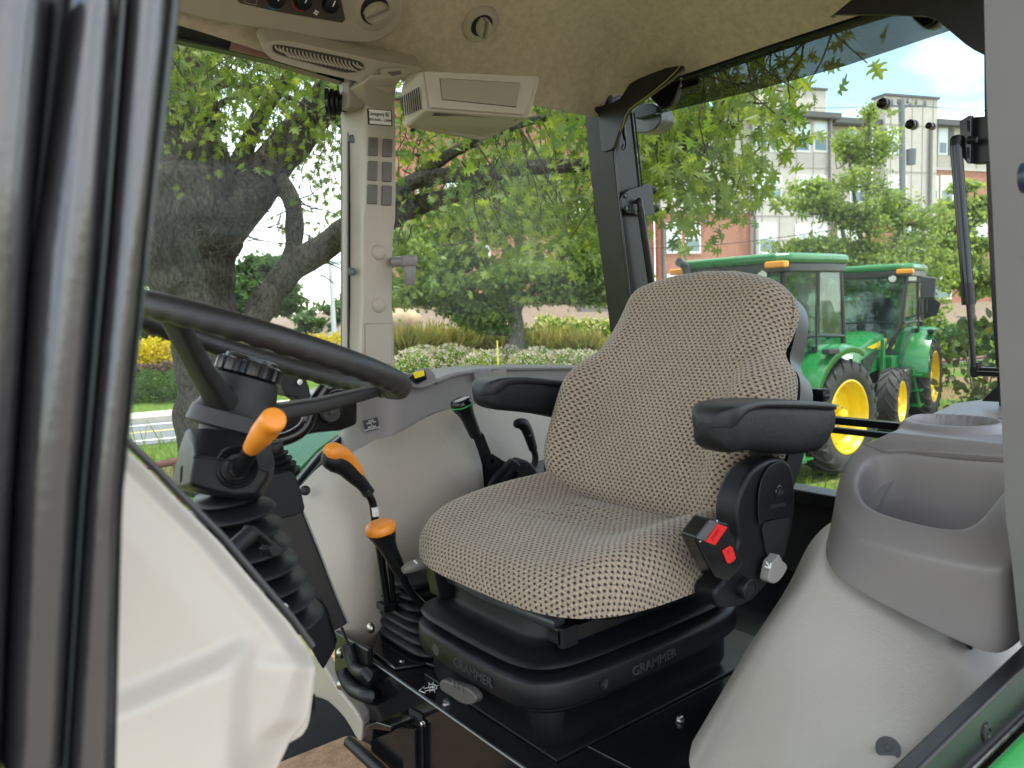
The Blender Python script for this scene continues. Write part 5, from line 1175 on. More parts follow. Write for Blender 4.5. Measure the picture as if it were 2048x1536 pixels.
def limb(g,pts,r0,r1,n=10,rough=.10,k=4):
    P=smooth(pts,k,False); m=len(P); rs=[]; u=None; ph=[random.random()*6 for _ in range(4)]
    for i in range(m):
        t=(P[min(i+1,m-1)]-P[max(i-1,0)]).normalized()
        if u is None: a=V((0,0,1)) if abs(t.z)<.9 else V((1,0,0)); u=(a-t*a.dot(t)).normalized()
        else: u=(u-t*u.dot(t)).normalized()
        w_=t.cross(u); q=i/(m-1); r=r0*(1-q)+r1*q if r1 is not None else float(np.interp(q*(len(pts)-1),range(len(pts)),r0))
        rs.append([P[i]+(u*math.cos(2*math.pi*j/n)+w_*math.sin(2*math.pi*j/n))*r*(1+rough*(math.sin(3*2*math.pi*j/n+ph[0]+i*.6)+.6*math.sin(5*2*math.pi*j/n+ph[1]-i*.9)+.8*math.sin(i*1.3+ph[2]))) for j in range(n)])
    g.rings(rs); return P
def atd(x,y,D):           # the point at horizontal distance D on the sight line of x,y: authoring aid only
    d=ray(x,y); return CC+d*(D/math.hypot(d.x,d.y))

# ---------------------------------------------------------------- the oak beside the tractor
ox,oy=far(412,11.6)
oak=thing('oak_tree','large dark oak with forked trunk and lobed leaves spreading over the tractor','tree',(ox,oy,GZ))
def O(x,y,dD=0): return atd(x,y,11.6+dD)
g=G()
limb(g,[V((ox,oy,GZ-.2)),O(416,860),O(412,760),O(408,680),O(404,600),O(398,520),O(392,440),O(384,360),O(378,280),O(373,200),O(372,120,.2),O(385,-40,.6),O(400,-250,1.2)],[.46,.42,.40,.405,.43,.50,.60,.56,.45,.39,.36,.32,.24],None,22,.05,6)
limb(g,[O(430,470),O(492,400,.1),O(548,330,.2),O(600,262,.2),O(652,200,.0),O(700,130,-.3),O(780,0,-.8),O(900,-200,-1.5)],.33,.17,14,.07)
limb(g,[O(470,350,.3),O(505,262,.4),O(540,205,.5),O(590,140,.6),O(660,60,.7)],.14,.07,10)
limb(g,[O(350,560,-.2),O(318,515,-.3),O(270,470,-.5),O(200,430,-.6),O(80,380,-.8)],.26,.12,12)
limb(g,[O(370,600,.2),O(320,560,.3),O(260,540,.5),O(150,530,.8)],.22,.14,12)
limb(g,[O(560,355,.0),O(585,410,-.1),O(588,470,-.2),O(583,520,-.3),O(560,560,-.35)],.12,.13,12)
limb(g,[O(505,655,-.5),O(528,610,-.45),O(552,570,-.4),O(590,535,-.5),O(640,500,-.7),O(700,458,-1.0),O(790,430,-1.4)],.20,.17,12)
limb(g,[O(780,432,-1.4),O(850,405,-1.7),O(900,394,-1.9),O(960,372,-2.2),O(1010,345,-2.5)],.14,.05,10)
limb(g,[O(690,470,-1.0),O(760,420,-1.3),O(815,370,-1.8),O(880,352,-2.2),O(980,345,-2.8),O(1080,335,-3.4),O(1190,325,-4.0),O(1320,300,-4.6),O(1480,250,-5.2)],.13,.04,10)
limb(g,[O(820,366,-1.8),O(868,330,-2.0),O(930,292,-2.3),O(1000,262,-2.6),O(1100,235,-3.0),O(1200,250,-3.2)],.085,.03,8)
limb(g,[O(650,200,0),O(760,120,-.8),O(900,60,-2),O(1100,0,-4),O(1300,-40,-5.2),O(1500,-30,-5.8)],.16,.05,10)
limb(g,[O(640,205,.1),O(690,255,.3),O(760,300,.5),O(840,310,.8)],.07,.03,8)
limb(g,[O(400,180,-.2),O(470,170,-.5),O(560,185,-.9),O(640,230,-1.2)],.05,.02,7)
limb(g,[O(395,250,-.3),O(430,215,-.5),O(470,195,-.8),O(520,192,-1.0)],.06,.02,7)
trunk=g.build('trunk',bark,oak)
g=G()
def twig(a,b,r=.015,n=4,jit=.35):
    d=b-a; L_=d.length; pts=[a+d*(k/n)+V(rng.normal(size=3))*(jit*L_/n*.35 if 0<k else 0) for k in range(n+1)]
    return limb(g,pts,r,.004,5,.05,2)
for i in range(64):                       # bare twigs on the trunk and lower limbs
    x,y=random.choice([(400,430),(430,520),(380,350),(440,420),(480,430),(560,420),(590,480),(640,500),(540,600),(350,470),(620,520),(580,400)])
    a=O(x+random.uniform(-30,30),y+random.uniform(-40,40),-.35); b=a+V((random.uniform(-1,1),random.uniform(-.9,.2),random.uniform(-.7,.5)))*random.uniform(.4,1.0)
    P_=twig(a,b,.013)
    if random.random()<.6: twig(P_[len(P_)//2],P_[len(P_)//2]+V(rng.normal(size=3))*.35,.007,3)
lp_=[]  # leaf positions
def spray(x0,x1,y0,y1,D0,D1,n,per,sp_=.35,tw=True,hang=.5):
    for _ in range(n):
        x=random.uniform(x0,x1); y=random.uniform(y0,y1); D=random.uniform(D0,D1); c=atd(x,y,D)
        if tw: twig(c+V(rng.normal(size=3))*.25+V((0,0,.45)),c,.009,4)
        k=max(3,int(per*random.uniform(.5,1.5)))
        lp_.append(np.array(c)+rng.normal(size=(k,3))*np.array([sp_,sp_,sp_*(.6+hang)]))
spray(300,700,20,200,8.5,12.5,190,15)
spray(330,700,150,300,10.5,13.5,56,12)
spray(600,700,200,450,12,14.5,35,13,.45)
spray(250,360,150,520,12.2,14,40,14)
spray(300,340,560,620,13,14,6,10)
spray(470,640,300,420,11.8,13.5,13,7)
spray(780,1230,150,330,7.5,13,105,15)
spray(900,1230,300,430,8,13,78,13,.3)
spray(930,1220,400,490,6.5,9.5,45,11,.25)
spray(780,960,270,420,9.5,11.5,29,10)
spray(785,850,470,600,10,11,9,10,.2)
spray(1225,1360,110,330,5.4,9,85,14,.28)
spray(1340,1470,140,320,5.6,9,44,12,.24)
spray(1290,1440,300,372,5.5,7.5,27,11,.2)
spray(1450,1500,330,410,6,7,8,9,.15)
spray(1480,1600,150,215,5.0,6.2,16,8,.16)
for c,k in (((1738,112),5),((1590,172),6),((1560,235),4)):
    p=atd(*c,5.0); lp_.append(np.array(p)+rng.normal(size=(k,3))*.10); twig(p+V((-.5,.3,.35)),p,.006,4)
# the rest of the crown, above the roof and around
for _ in range(260):
    c=V((random.uniform(-6,9),random.uniform(1,17),random.uniform(5.2,11)))
    q_=c-CC; zz_=q_.dot(CF)
    if zz_>0 and abs(q_.dot(CR)/zz_)<.75 and -.4<q_.dot(CU)/zz_<.62: continue
    lp_.append(np.array(c)+rng.normal(size=(14,3))*.6)
g.build('twigs',bark,oak)
pos=np.concatenate(lp_)
# leaves stay clear of the cab
ok=~((pos[:,0]>-1.2)&(pos[:,0]<2.4)&(pos[:,1]>-1.2)&(pos[:,1]<2.2)&(pos[:,2]<3.6))
pos=pos[ok]
n=len(pos); siz=rng.uniform(.085,.150,n); Rm=rots(n,.75)
oakl=leaf_mat('oak_leaf',(.065,.115,.022),(.165,.215,.045),1.6)
dv=pos-np.array(CC); z_=dv@np.array(CF); xs=1024+FPX*(dv@np.array(CR))/np.maximum(z_,.1); ys_=768-FPX*(dv@np.array(CU))/np.maximum(z_,.1)
inv=(z_>0)&(xs>300)&(xs<1990)&(ys_>60)&(ys_<640)
score=np.where(inv,siz/np.maximum(z_,.1),0); big=np.argsort(-score)[:300]; rest=np.setdiff1d(np.arange(n),big)
kind(leaves('foliage',OAK,pos[rest],siz[rest],Rm[rest],oakl,oak),'stuff')
lm=bpy.data.meshes.new('leaf'); lm.from_pydata([tuple(v) for v in OAK[0]],[],OAK[1]); lm.materials.append(oakl)
for i in big:
    o=bpy.data.objects.new('leaf',lm); COL.objects.link(o); o.parent=oak
    M=Matrix([[*(Rm[i][r]*siz[i]),pos[i][r]] for r in range(3)]+[[0,0,0,1]]); o.matrix_parent_inverse=oak.matrix_basis.inverted(); o.matrix_basis=M

# ---------------------------------------------------------------- trees on the bank
def bank_tree(name,label,px,D,h,trunks,cl,lm_,base,size,nleaf,bk=bark2,clusters=16,group=None,r0=.2):
    x,y=far(px,D); z=gz(x,y); t=thing(name,label,'tree',(x,y,z),group); g=G(); tips=[]
    for (dx,dy,top,rr,f0) in trunks:
        P_=[V((x,y,z-.2)),V((x,y,z+f0)),V((x+dx*.4,y+dy*.4,z+f0+(top-f0)*.4)),V((x+dx,y+dy,z+top))]
        Q=limb(g,P_,r0,rr,9,.05,5)
        for k in range(3,len(Q),2): tips.append(Q[k])
    P_=[]
    tp=[p for p in tips if p.z>z+h*.16] or tips
    for (cx,cy,cz,rx,rz,w_) in cl:
        c=V((x,y,z))+V((cx,cy,cz))
        for _ in range(int(clusters*w_)):
            e=V(ball(1,c,(rx,rx,rz),.35)[0]); a=min(tp,key=lambda p:(p-e).length+abs(p.z-e.z)*.8+(0 if p.z<e.z+.2 else 2))
            m_=a.lerp(e,.5)+V((0,0,-.15))+V(rng.normal(size=3))*.12
            limb(g,[a,m_,e],.035*r0/.2,.006,5,.05,3)
            k=max(4,int(nleaf*w_/max(1,int(clusters*w_))))
            segs=[(m_,e)]+[(b_,b_+V((rng.normal()*.45,rng.normal()*.45,rng.normal()*.16))*rx*.5) for b_ in (a.lerp(e,q) for q in rng.uniform(.4,1,4))]
            for (p0,p1) in segs[1:]: limb(g,[p0,p0.lerp(p1,.5)+V((0,0,.03)),p1],.008,.003,4,.05,2)
            for _q in range(k):
                p0,p1=segs[int(rng.integers(len(segs)))]; q=p0.lerp(p1,rng.uniform(.1,1.05)); P_.append((np.array(q)+rng.normal(size=3)*np.array([.13,.13,.09])*(.6+rx*.3))[None,:])
    g.build('trunk',bk,t); pos=np.concatenate(P_); n=len(pos)
    kind(leaves('crown',base,pos,rng.uniform(size*.7,size*1.3,n),rots(n,.35),lm_,t),'stuff'); return t
mapl=leaf_mat('maple_leaf',(.13,.20,.07),(.24,.32,.12),1.6)
locl=leaf_mat('elm_leaf',(.14,.21,.06),(.27,.35,.11),1.6)
bank_tree('maple_tree','broad maple with three stems rising from white flowering shrubs on the bank',1030,26.0,8,
  [(-.5,.3,7.0,.06,2.0),(.5,-.2,7.0,.06,2.4),(-2.0,1.4,5.2,.04,2.1),(1.9,-1.4,4.6,.035,2.0)],
  [(0,0,5.8,2.6,1.6,1.5),(-2.2,1.7,4.2,1.9,1.0,1.2),(2.2,-1.7,4.1,1.9,1.0,1.2),(-2.9,2.2,2.8,1.5,.6,1.0),(2.6,-2.0,2.9,1.4,.7,.9),(0,-.6,3.2,1.9,.9,1.0),(-1.3,.8,2.0,1.3,.45,.6)],mapl,MAPLE,.13,7400,clusters=40,r0=.27)
bank_tree('elm_tree','airy young elm in front of the brick apartment block, behind the green tractors',1735,24.0,7,
  [(0,0,7.4,.03,1.2),(-.9,.7,5.4,.03,2.2),(1.0,-.7,5.0,.03,2.0),(-.5,.3,6.2,.03,2.6)],
  [(0,0,6.6,.9,1.0,.8),(-.5,.3,5.2,1.3,.9,1.1),(-1.5,1.1,5.3,.9,.5,.6),(.6,-.4,4.4,1.6,.9,1.2),(-1.6,1.2,3.6,1.2,.6,.9),(0,0,3.2,1.7,.8,1.3),(1.7,-1.2,3.0,1.1,.7,.7),(-2.2,1.6,2.9,.8,.4,.5),(.8,-.6,2.2,1.5,.6,1.0)],locl,MAPLE,.105,2500,clusters=24,r0=.12)
bank_tree('elm_tree','slim young elm half hidden by the gas strut near the pale door post',1945,30.0,7,
  [(0,0,6.0,.03,1.8),(-.6,.5,4.6,.03,1.9)],
  [(0,0,5.2,.9,.9,1),(-.5,.4,3.9,1.1,.8,1.2),(.3,-.2,3.0,1.2,.7,1.0)],locl,MAPLE,.14,3600,clusters=20,r0=.10)
bank_tree('backdrop_tree','leafy tree far behind the white light pole and yellow hedge',520,60,7,
  [(0,0,5.5,.1,1.5),(-1,.3,5,.08,1.5)],[(0,0,4.4,2.2,2.0,1),(-1.8,.3,3.2,1.8,1.6,1),(2.0,-.4,3.0,1.8,1.4,1)],leaf_mat('far_leaf',(.05,.11,.045),(.10,.18,.07),1.2),MAPLE,.34,3800,clusters=26,r0=.25)
for px,D,s_,lab in((615,75,1.0,'low rounded tree far off between limb and light pole'),(682,70,1.2,'low rounded tree far off beside the window post'),(300,65,1.1,'low tree far off above the yellow hedge by the dark door pillar')):
    bank_tree('backdrop_tree',lab,px,D,4,[(0,0,3.0*s_,.08,.8)],[(0,0,2.4*s_-1.2,2.2*s_,1.3*s_,1)],leaf_mat('far_leaf_b',(.06,.12,.06),(.12,.19,.09),1.2),MAPLE,.34,1500,clusters=18,r0=.2)

# ---------------------------------------------------------------- shrubs and grasses on the bank
box_l=leaf_mat('boxwood_leaf',(.035,.085,.018),(.09,.165,.035),1.1); yel_l=leaf_mat('gold_leaf',(.42,.36,.010),(.62,.52,.02),1.1)
pur_l=leaf_mat('purple_leaf',(.10,.065,.055),(.19,.13,.11),1.0); wht_l=leaf_mat('white_bloom',(.52,.45,.40),(.80,.74,.68),.7); lim_l=leaf_mat('lime_leaf',(.10,.19,.03),(.22,.32,.05),1.3)
straw_l=leaf_mat('straw_blade',(.26,.29,.09),(.52,.46,.24),1.1); jun_l=leaf_mat('juniper_leaf',(.03,.085,.035),(.08,.16,.07),1.0); cone_l=leaf_mat('cream_bloom',(.55,.55,.22),(.72,.70,.40),.8)
def shrub(name,label,px,D,r,h,m,n,size,base=OVAL,group=None,flower=None,nf=0,droop=-.3,cat='shrub',fs=.8):
    x,y=far(px,D); z=gz(x,y); t=thing(name,label,cat,(x,y,z),group)
    g=G()
    for k in range(5):
        a=k*1.3; g.tube([V((x,y,z-.1)),V((x+.35*r*math.cos(a),y+.35*r*math.sin(a),z+h*.5)),V((x+.6*r*math.cos(a),y+.6*r*math.sin(a),z+h*.8))],[.02,.014,.006],5)
    g.build('stems',bark2,t)
    P_=ball(n,(x,y,z+h*.48),(r,r,h*.52),.5); P_=P_+rng.normal(size=P_.shape)*.04
    P_=P_[P_[:,2]>z+.02]; kind(leaves('leaves',base,P_,rng.uniform(size*.7,size*1.3,len(P_)),rots(len(P_),droop),m,t),'stuff')
    if flower is not None:
        F_=ball(nf,(x,y,z+h*.5),(r*1.05,r*1.05,h*.56),.9); F_=F_[F_[:,2]>z+h*.25]
        kind(leaves('blossoms',OVAL,F_,rng.uniform(size*.5,size*1.0,len(F_))*fs,rots(len(F_),-.5),flower,t),'stuff')
    return t
def grassclump(label,px,D,r,h,m,n,group=None):
    x,y=far(px,D); z=gz(x,y); t=thing('grass_clump',label,'ornamental grass',(x,y,z),group)
    P_=np.array([x,y,z])+np.c_[rng.normal(size=(n,2))*r*.25,np.zeros(n)]
    d=np.c_[rng.normal(size=(n,2))*.55,np.ones(n)]; d/=np.linalg.norm(d,axis=1)[:,None]; a=rng.normal(size=(n,3)); xx=np.cross(d,a); xx/=np.linalg.norm(xx,axis=1)[:,None]; zz=np.cross(xx,d)
    kind(leaves('blades',BLADE,P_,rng.uniform(h*.6,h*1.15,n),np.stack([xx,d,zz],axis=2),m,t),'stuff')
OW='first second third fourth fifth sixth seventh eighth ninth tenth eleventh twelfth thirteenth fourteenth fifteenth'.split()
# clipped balls, two rows
for r_,(D,y0) in enumerate(((23.0,0),(24.0,1))):
    for i in range(5):
        shrub('boxwood_ball','clipped round boxwood ball, '+OW[i]+' from the dark door pillar in the '+('front' if r_==0 else 'back')+' row',258+i*62+r_*30+random.uniform(-4,4),D+random.uniform(-.1,.1),.47,.66,box_l,1100,.07,group='clipped boxwood balls')
for i in range(11):
    shrub('gold_shrub','bright yellow leaved hedge shrub, '+OW[i]+' counting from the dark door pillar',255+i*42+random.uniform(-8,8),26.4+random.uniform(-.2,.3),.62,1.05+random.uniform(-.1,.2),yel_l,800,.12,group='yellow hedge shrubs')
for i in range(8):
    shrub('barberry_shrub','dull purple low shrub under the yellow hedge, '+OW[i]+' from the dark door pillar',262+i*34,25.1+random.uniform(-.15,.15),.42,.62,pur_l,420,.11,group='purple shrubs')
for i in range(15):
    px=815+i*29+random.uniform(-8,8)
    shrub('abelia_shrub','low shrub full of white blossom, '+OW[i]+' in its row from the window post',px,24.0+random.uniform(-.5,.6),.66,1.02+random.uniform(-.1,.15),lim_l,560,.11,group='white flowering shrubs',flower=wht_l,nf=950)
for i in range(4): shrub('boxwood_ball','low dark green shrub beside the window post, '+OW[i]+' counting from the post',792+i*14,22.6+.3*i,.42,.62,box_l,600,.09,group='low green shrubs by the post')
for i in range(12):
    px=800+i*34+random.uniform(-8,8); grassclump('tall pale plumed grass clump behind white blossom, '+OW[i]+' from the window post',px,28.3+random.uniform(-.8,.8),.8,1.25,straw_l,420,'plumed grass clumps')
for i in range(7):
    shrub('spirea_shrub','lime green mounded shrub behind white blossom, '+OW[i]+' counting from the maple trunk',1060+i*24+random.uniform(-8,8),26.8+random.uniform(-.5,.5),.55,.75,lim_l,520,.12,group='lime shrubs')
for i in range(9):
    shrub('hydrangea_shrub','hydrangea with cream flower cones below the brick wall, '+OW[i]+' from the maple',1095+i*22+random.uniform(-6,6),32.5+random.uniform(-.5,.8),.6,.95,lim_l,320,.15,group='cream hydrangeas',flower=cone_l,nf=120,fs=1.6)
for i in range(14):
    px=1700+i*21+random.uniform(-4,4); shrub('juniper_shrub','dark green bushy shrub on the mulch bank, '+OW[i]+' counting from the tractor roofs',px,39.5+random.uniform(-1.5,2.5),.85,.8+random.uniform(-.1,.2),jun_l,420,.2,group='dark bank shrubs')
for i in range(6):
    shrub('holly_shrub','rounded shrub low on the mulch bank, '+OW[i]+' from the farther tractor',1835+i*26+random.uniform(-6,6),33.6+random.uniform(-.4,.6),.48,.72,lim_l if i%2 else box_l,420,.13,group='rounded bank shrubs')
mg=shrub('magnolia_sapling','young magnolia with dark leathery leaves by the road near the door post',1962,17.5,.75,2.1,leaf_mat('magnolia_leaf',(.035,.07,.025),(.12,.15,.06),.8),260,.2,cat='sapling')
bo=thing('boulder','weathered orange tan boulder on the bank behind the grasses','boulder',gp(*far(800,34.5))); x,y=far(800,34.5)
G().sph((x,y,gz(x,y)+.35),.8,14,9,(1.3,1.1,.75)).build('rock',mat('rock',(.36,.27,.17),.9,noise=.3,nscale=3,bump=1,bscale=8),bo)
ym=thing('marker_stake','thin yellow marker stake standing among white blossom by the maple','stake',gp(*far(992,23.0))); x,y=far(992,23.0)
G().tube([V((x,y,gz(x,y)-.1)),V((x,y,gz(x,y)+1.5))],.022,8).build('stake',mat('stake_yellow',(.75,.62,.08),.5),ym)

# ---------------------------------------------------------------- grass tufts near the machines
def tufts(n,x0,x1,y0,y1):
    P_=np.c_[rng.uniform(x0,x1,n),rng.uniform(y0,y1,n),np.full(n,GZ-.005)]; d=np.c_[rng.normal(size=(n,2))*.45,np.ones(n)]; d/=np.linalg.norm(d,axis=1)[:,None]; a=rng.normal(size=(n,3)); xx=np.cross(d,a); xx/=np.linalg.norm(xx,axis=1)[:,None]
    return P_,np.stack([xx,d,np.cross(xx,d)],axis=2)
A1_,B1_=tufts(16000,7,22,2.0,10.5); A2_,B2_=tufts(9000,1.5,9,9,16.4)
A_=np.concatenate([A1_,A2_]); B_=np.concatenate([B1_,B2_])
kind(leaves('grass',BLADE,A_,rng.uniform(.06,.17,len(A_)),B_,leaf_mat('grass_blade',(.06,.12,.02),(.20,.28,.06),1.2),None),'stuff')
xs_,ys2=far(300,15.6)
gt=thing('weed_tuft','tall thin weed stems at the near edge of the road','weeds',(xs_,ys2,GZ)); n=14
d=np.c_[rng.normal(size=(n,2))*.28,np.ones(n)]; d/=np.linalg.norm(d,axis=1)[:,None]; a=rng.normal(size=(n,3)); xx=np.cross(d,a); xx/=np.linalg.norm(xx,axis=1)[:,None]
kind(leaves('stems',THIN,np.array([xs_,ys2,GZ])+rng.normal(size=(n,3))*np.array([.3,.2,0]),rng.uniform(.3,.8,n),np.stack([xx,d,np.cross(xx,d)],axis=2),lim_l,gt),'stuff')

# ---------------------------------------------------------------- rust brown pipe fence
fe=thing('pipe_fence','low rust brown pipe fence running along the grass before the road','fence',(5.2,10.7,GZ))
rust=mat('rust_brown_paint',(.16,.062,.048),.5,noise=.15,nscale=12)
pl_=[V((-3,8.2,.40)),V((2.3,9.83,.40)),V((5.2,10.7,.40)),V((9,10.75,.40)),V((20.1,8.9,.40)),V((30,7.1,.40))]
G().tube(pl_,.045,10).build('rail',rust,fe)
for a,b in zip(pl_,pl_[1:]):
    m_=max(1,round((b-a).length/2.6))
    for k in range(m_):
        p=a.lerp(b,k/m_)+V((.18,0,0)); G().tube([p+V((0,0,-.85)),p+V((0,0,-.02))],.045,10).build('post',rust,fe)

# ---------------------------------------------------------------- apartment block
Af=V((_r0.x,_r0.y)); Hf=V((CF.x,CF.y)).normalized()
def fw(x,d): p=Af*x+Hf*d; return V((p.x,p.y,0))
BA=fw(10.5,47.); E1=(fw(.942,.336)).normalized(); E2=fw(.336,-.942).normalized()
bl=thing('apartment_block','four storey apartment block of red brick with grey taupe siding above','building',BA)
def B(s,z,o=0): p=BA+E1*s+E2*o; return V((p.x,p.y,z))
def brick_mat():
    m=bpy.data.materials.new('red_brick'); m.use_nodes=True; t=m.node_tree; N=t.nodes; L=t.links; b=N['Principled BSDF']; b.inputs['Roughness'].default_value=.9
    g=N.new('ShaderNodeNewGeometry'); dv=N.new('ShaderNodeVectorMath'); dv.operation='DOT_PRODUCT'; dv.inputs[1].default_value=E1; L.new(g.outputs['Position'],dv.inputs[0])
    sp_=N.new('ShaderNodeSeparateXYZ'); L.new(g.outputs['Position'],sp_.inputs[0]); cb=N.new('ShaderNodeCombineXYZ'); L.new(dv.outputs['Value'],cb.inputs[0]); L.new(sp_.outputs[2],cb.inputs[1])
    br=N.new('ShaderNodeTexBrick'); br.inputs['Scale'].default_value=4.2; br.inputs['Color1'].default_value=(.44,.17,.10,1); br.inputs['Color2'].default_value=(.34,.12,.075,1); br.inputs['Mortar'].default_value=(.5,.38,.31,1); br.inputs['Mortar Size'].default_value=.022
    br.inputs['Row Height'].default_value=.30; br.inputs['Brick Width'].default_value=.9; L.new(cb.outputs[0],br.inputs['Vector']); L.new(br.outputs['Color'],b.inputs['Base Color']); return m
brick=brick_mat(); siding=mat('taupe_siding',(.56,.51,.44),.8,noise=.06,nscale=2); siding2=mat('grey_siding',(.54,.50,.46),.8,noise=.06,nscale=2); trimd=mat('dark_eave',(.10,.10,.105),.6); whitef=mat('white_window_frame',(.75,.75,.73),.5); batten=mat('siding_joint',(.38,.35,.31),.8)
blind=mat('pane_blind',(.72,.80,.80),.15,spec=.8,noise=.05,nscale=1); pglass=mat('pane_dark',(.16,.22,.23),.08,spec=1.0,noise=.2,nscale=1); pipe_m=mat('downpipe_grey',(.17,.165,.16),.5)
def wall(s0,s1,z0,z1,m,o=0,th=.4): 
    q=[B(s0,z0,o),B(s1,z0,o),B(s1,z1,o),B(s0,z1,o)]; return G().prism(q,-E2*th).build('wall',m,bl)
def slab(name,s0,s1,z0,z1,o0,o1,m,par=None):
    q=[B(s0,z0,o0),B(s1,z0,o0),B(s1,z1,o0),B(s0,z1,o0)]; return G().prism(q,E2*(o1-o0)).build(name,m,par or bl)
def win(s,z0,z1,w_=1.5,o=0,sh=False):
    f=slab('window',s,s+w_,z0,z1,o-.1,o+.05,whitef); mid=z0+(z1-z0)*.48
    slab('pane',s+.12,s+w_-.12,z0+.14,mid-.05,o+.052,o+.058,pglass,f); slab('pane',s+.12,s+w_-.12,mid+.05,z1-.12,o+.052,o+.058,blind,f)
    if sh:
        for a in(s-.55,s+w_+.1): slab('shutter',a,a+.45,z0,z1,o,o+.06,mat('shutter_grey',(.14,.145,.15),.6),f)
BZ=-.2
def SX(px,off=0):       # distance along the facade plane seen at pixel column px (authoring aid)
    k=(px-1024)/FPX; x0,d0=10.5+.336*off,47.-.942*off
    return (k*d0-x0)/(.942-k*.336)
s=[SX(p) for p in (792,1323,1505,1660,1757,1858,1990,2200)]
wall(s[0],s[1],BZ,13.2,brick,-.5)
wall(s[1],s[2],BZ,7.55,brick); wall(s[1],s[2],7.55,13.3,siding,.02)
wall(s[2],s[3],BZ,13.3,siding2,.25,.7)
wall(s[3],s[4],BZ,7.6,brick); wall(s[3],s[4],7.6,13.2,siding,-.6)
wall(s[4],s[5],BZ,7.2,brick); wall(s[4],s[5],7.2,15.0,siding2,.5,1.0)
wall(s[5],s[6],BZ,10.6,brick); wall(s[5],s[6],10.6,13.4,siding)
wall(s[6],s[7]+30,BZ,13.2,siding2,.4,.8)
slab('eave',s[1]-.3,s[2],13.3,13.62,-.4,.55,trimd); slab('eave',s[2]-.15,s[3]+.2,13.31,13.63,-.2,.85,trimd); slab('eave',s[3]+.2,s[4],13.2,13.55,-.9,.3,trimd); slab('eave',s[5],s[6]+1,13.4,13.75,-.4,.6,trimd); slab('eave',s[0]-.3,s[1]-.3,13.2,13.5,-.9,0,trimd); slab('eave',s[6]+1,s[7]+30,13.2,13.55,-.4,.9,trimd)
sp0,sp1=SX(1490),SX(1657); wall(sp0,sp1,13.63,15.25,siding,-.2,1.5); slab('coping',sp0-.1,sp1+.1,15.25,15.38,-1.8,-.1,trimd); slab('coping',s[4]-.1,s[5]+.1,15.0,15.14,-.6,.62,trimd)
slab('trim_band',s[1],s[2],7.50,7.66,.022,.09,siding); slab('trim_band',s[5],s[6],10.52,10.70,.002,.08,siding2)
def bat(s0,s1,z0,z1,o,dx,dz):
    g=G()
    for x in np.arange(s0+dx*.5,s1,dx): q=[B(x,z0,o),B(x+.05,z0,o),B(x+.05,z1,o),B(x,z1,o)]; g.prism(q,E2*.03)
    for z in np.arange(z0+dz,z1-.1,dz): q=[B(s0,z,o),B(s1,z,o),B(s1,z+.05,o),B(s0,z+.05,o)]; g.prism(q,E2*.025)
    kind(g.build('batten',batten,bl),'stuff')
bat(s[1],s[2],7.66,13.3,.02,1.5,1.45); bat(s[2],s[3],BZ,13.3,.25,1.3,1.5); bat(s[4],s[5],7.2,15,.5,.9,3); bat(s[5],s[6],10.7,13.4,.0,1.2,1.4); bat(s[6],s[7],BZ,13.2,.4,.42,6); bat(sp0,sp1,13.63,15.25,-.2,1.6,5)
def rowz(y0,y1,px): d=47+.336*SX(px); h=619-.035*(px-1024); return CAMZ+(h-y1)/FPX*d,CAMZ+(h-y0)/FPX*d
for x0,x1,y0,y1,o in((1338,1368,447,509,0),(1375,1406,447,509,0),(1335,1366,360,405,.02),(1375,1402,360,405,.02),(1338,1400,548,612,0),
   (1515,1540,257,315,.25),(1543,1567,257,315,.25),(1592,1622,257,315,.25),(1628,1656,257,315,.25),(1514,1539,356,407,.25),(1542,1567,356,407,.25),(1595,1622,358,408,.25),(1627,1656,358,408,.25),(1520,1556,450,510,.25),(1592,1622,452,510,.25),(1627,1656,452,510,.25),
   (1676,1700,455,508,0),(1704,1728,455,508,0),(1676,1728,545,600,0),(1690,1716,265,320,-.6),(1700,1740,360,408,-.6),(1772,1796,270,320,.5),(1800,1840,452,505,0),(1775,1812,360,408,.5),(1848,1874,357,410,0),(1878,1904,357,410,0),(1848,1874,448,504,0),(1878,1904,448,504,0),(1848,1904,545,600,0),(1945,1972,450,505,.4),(1520,1556,548,600,.25),
   (850,880,490,560,-.5),(905,935,490,560,-.5),(850,880,340,410,-.5),(905,935,340,410,-.5),(1080,1110,510,570,-.5),(1150,1180,510,570,-.5),(1080,1110,400,460,-.5),(1150,1180,400,460,-.5),(960,990,490,560,-.5)):
    za,zb=rowz(y0,y1,(x0+x1)/2); win(SX(x0,o),za,zb,SX(x1,o)-SX(x0,o),o)
za,zb=rowz(266,318,1880); win(SX(1872),za,zb,.85,0,True)
g=G()
za,zb=rowz(372,404,1450); 
f=slab('window',SX(1440),SX(1460),za,zb,.0,.07,siding); slab('louvre_vent',SX(1442),SX(1458),za+.1,zb-.1,.072,.09,trimd,f)
for px,o,top in((1326,.12,13.3),(1507,.40,13.3),(1661,.40,13.3),(1858,.62,13.4)):
    s_=SX(px,o); z_h=7.7
    G().tube([B(s_,top,o),B(s_,z_h,o),B(s_+.25,z_h-.45,o),B(s_+.25,BZ,o)],.09,8).build('downpipe',pipe_m,bl)
slab('wall_lamp',SX(1411),SX(1418),*rowz(444,450,1414),.0,.2,trimd)
G().prism([B(SX(1130),rowz(612,630,1130)[0],2.5),B(SX(1240),rowz(612,630,1240)[0],2.5),B(SX(1240),rowz(612,618,1240)[1],2.5),B(SX(1130),rowz(612,618,1130)[1],2.5)],-E2*.6).build('stone_ledge',mat('ledge_grey',(.20,.18,.17),.8),bl)

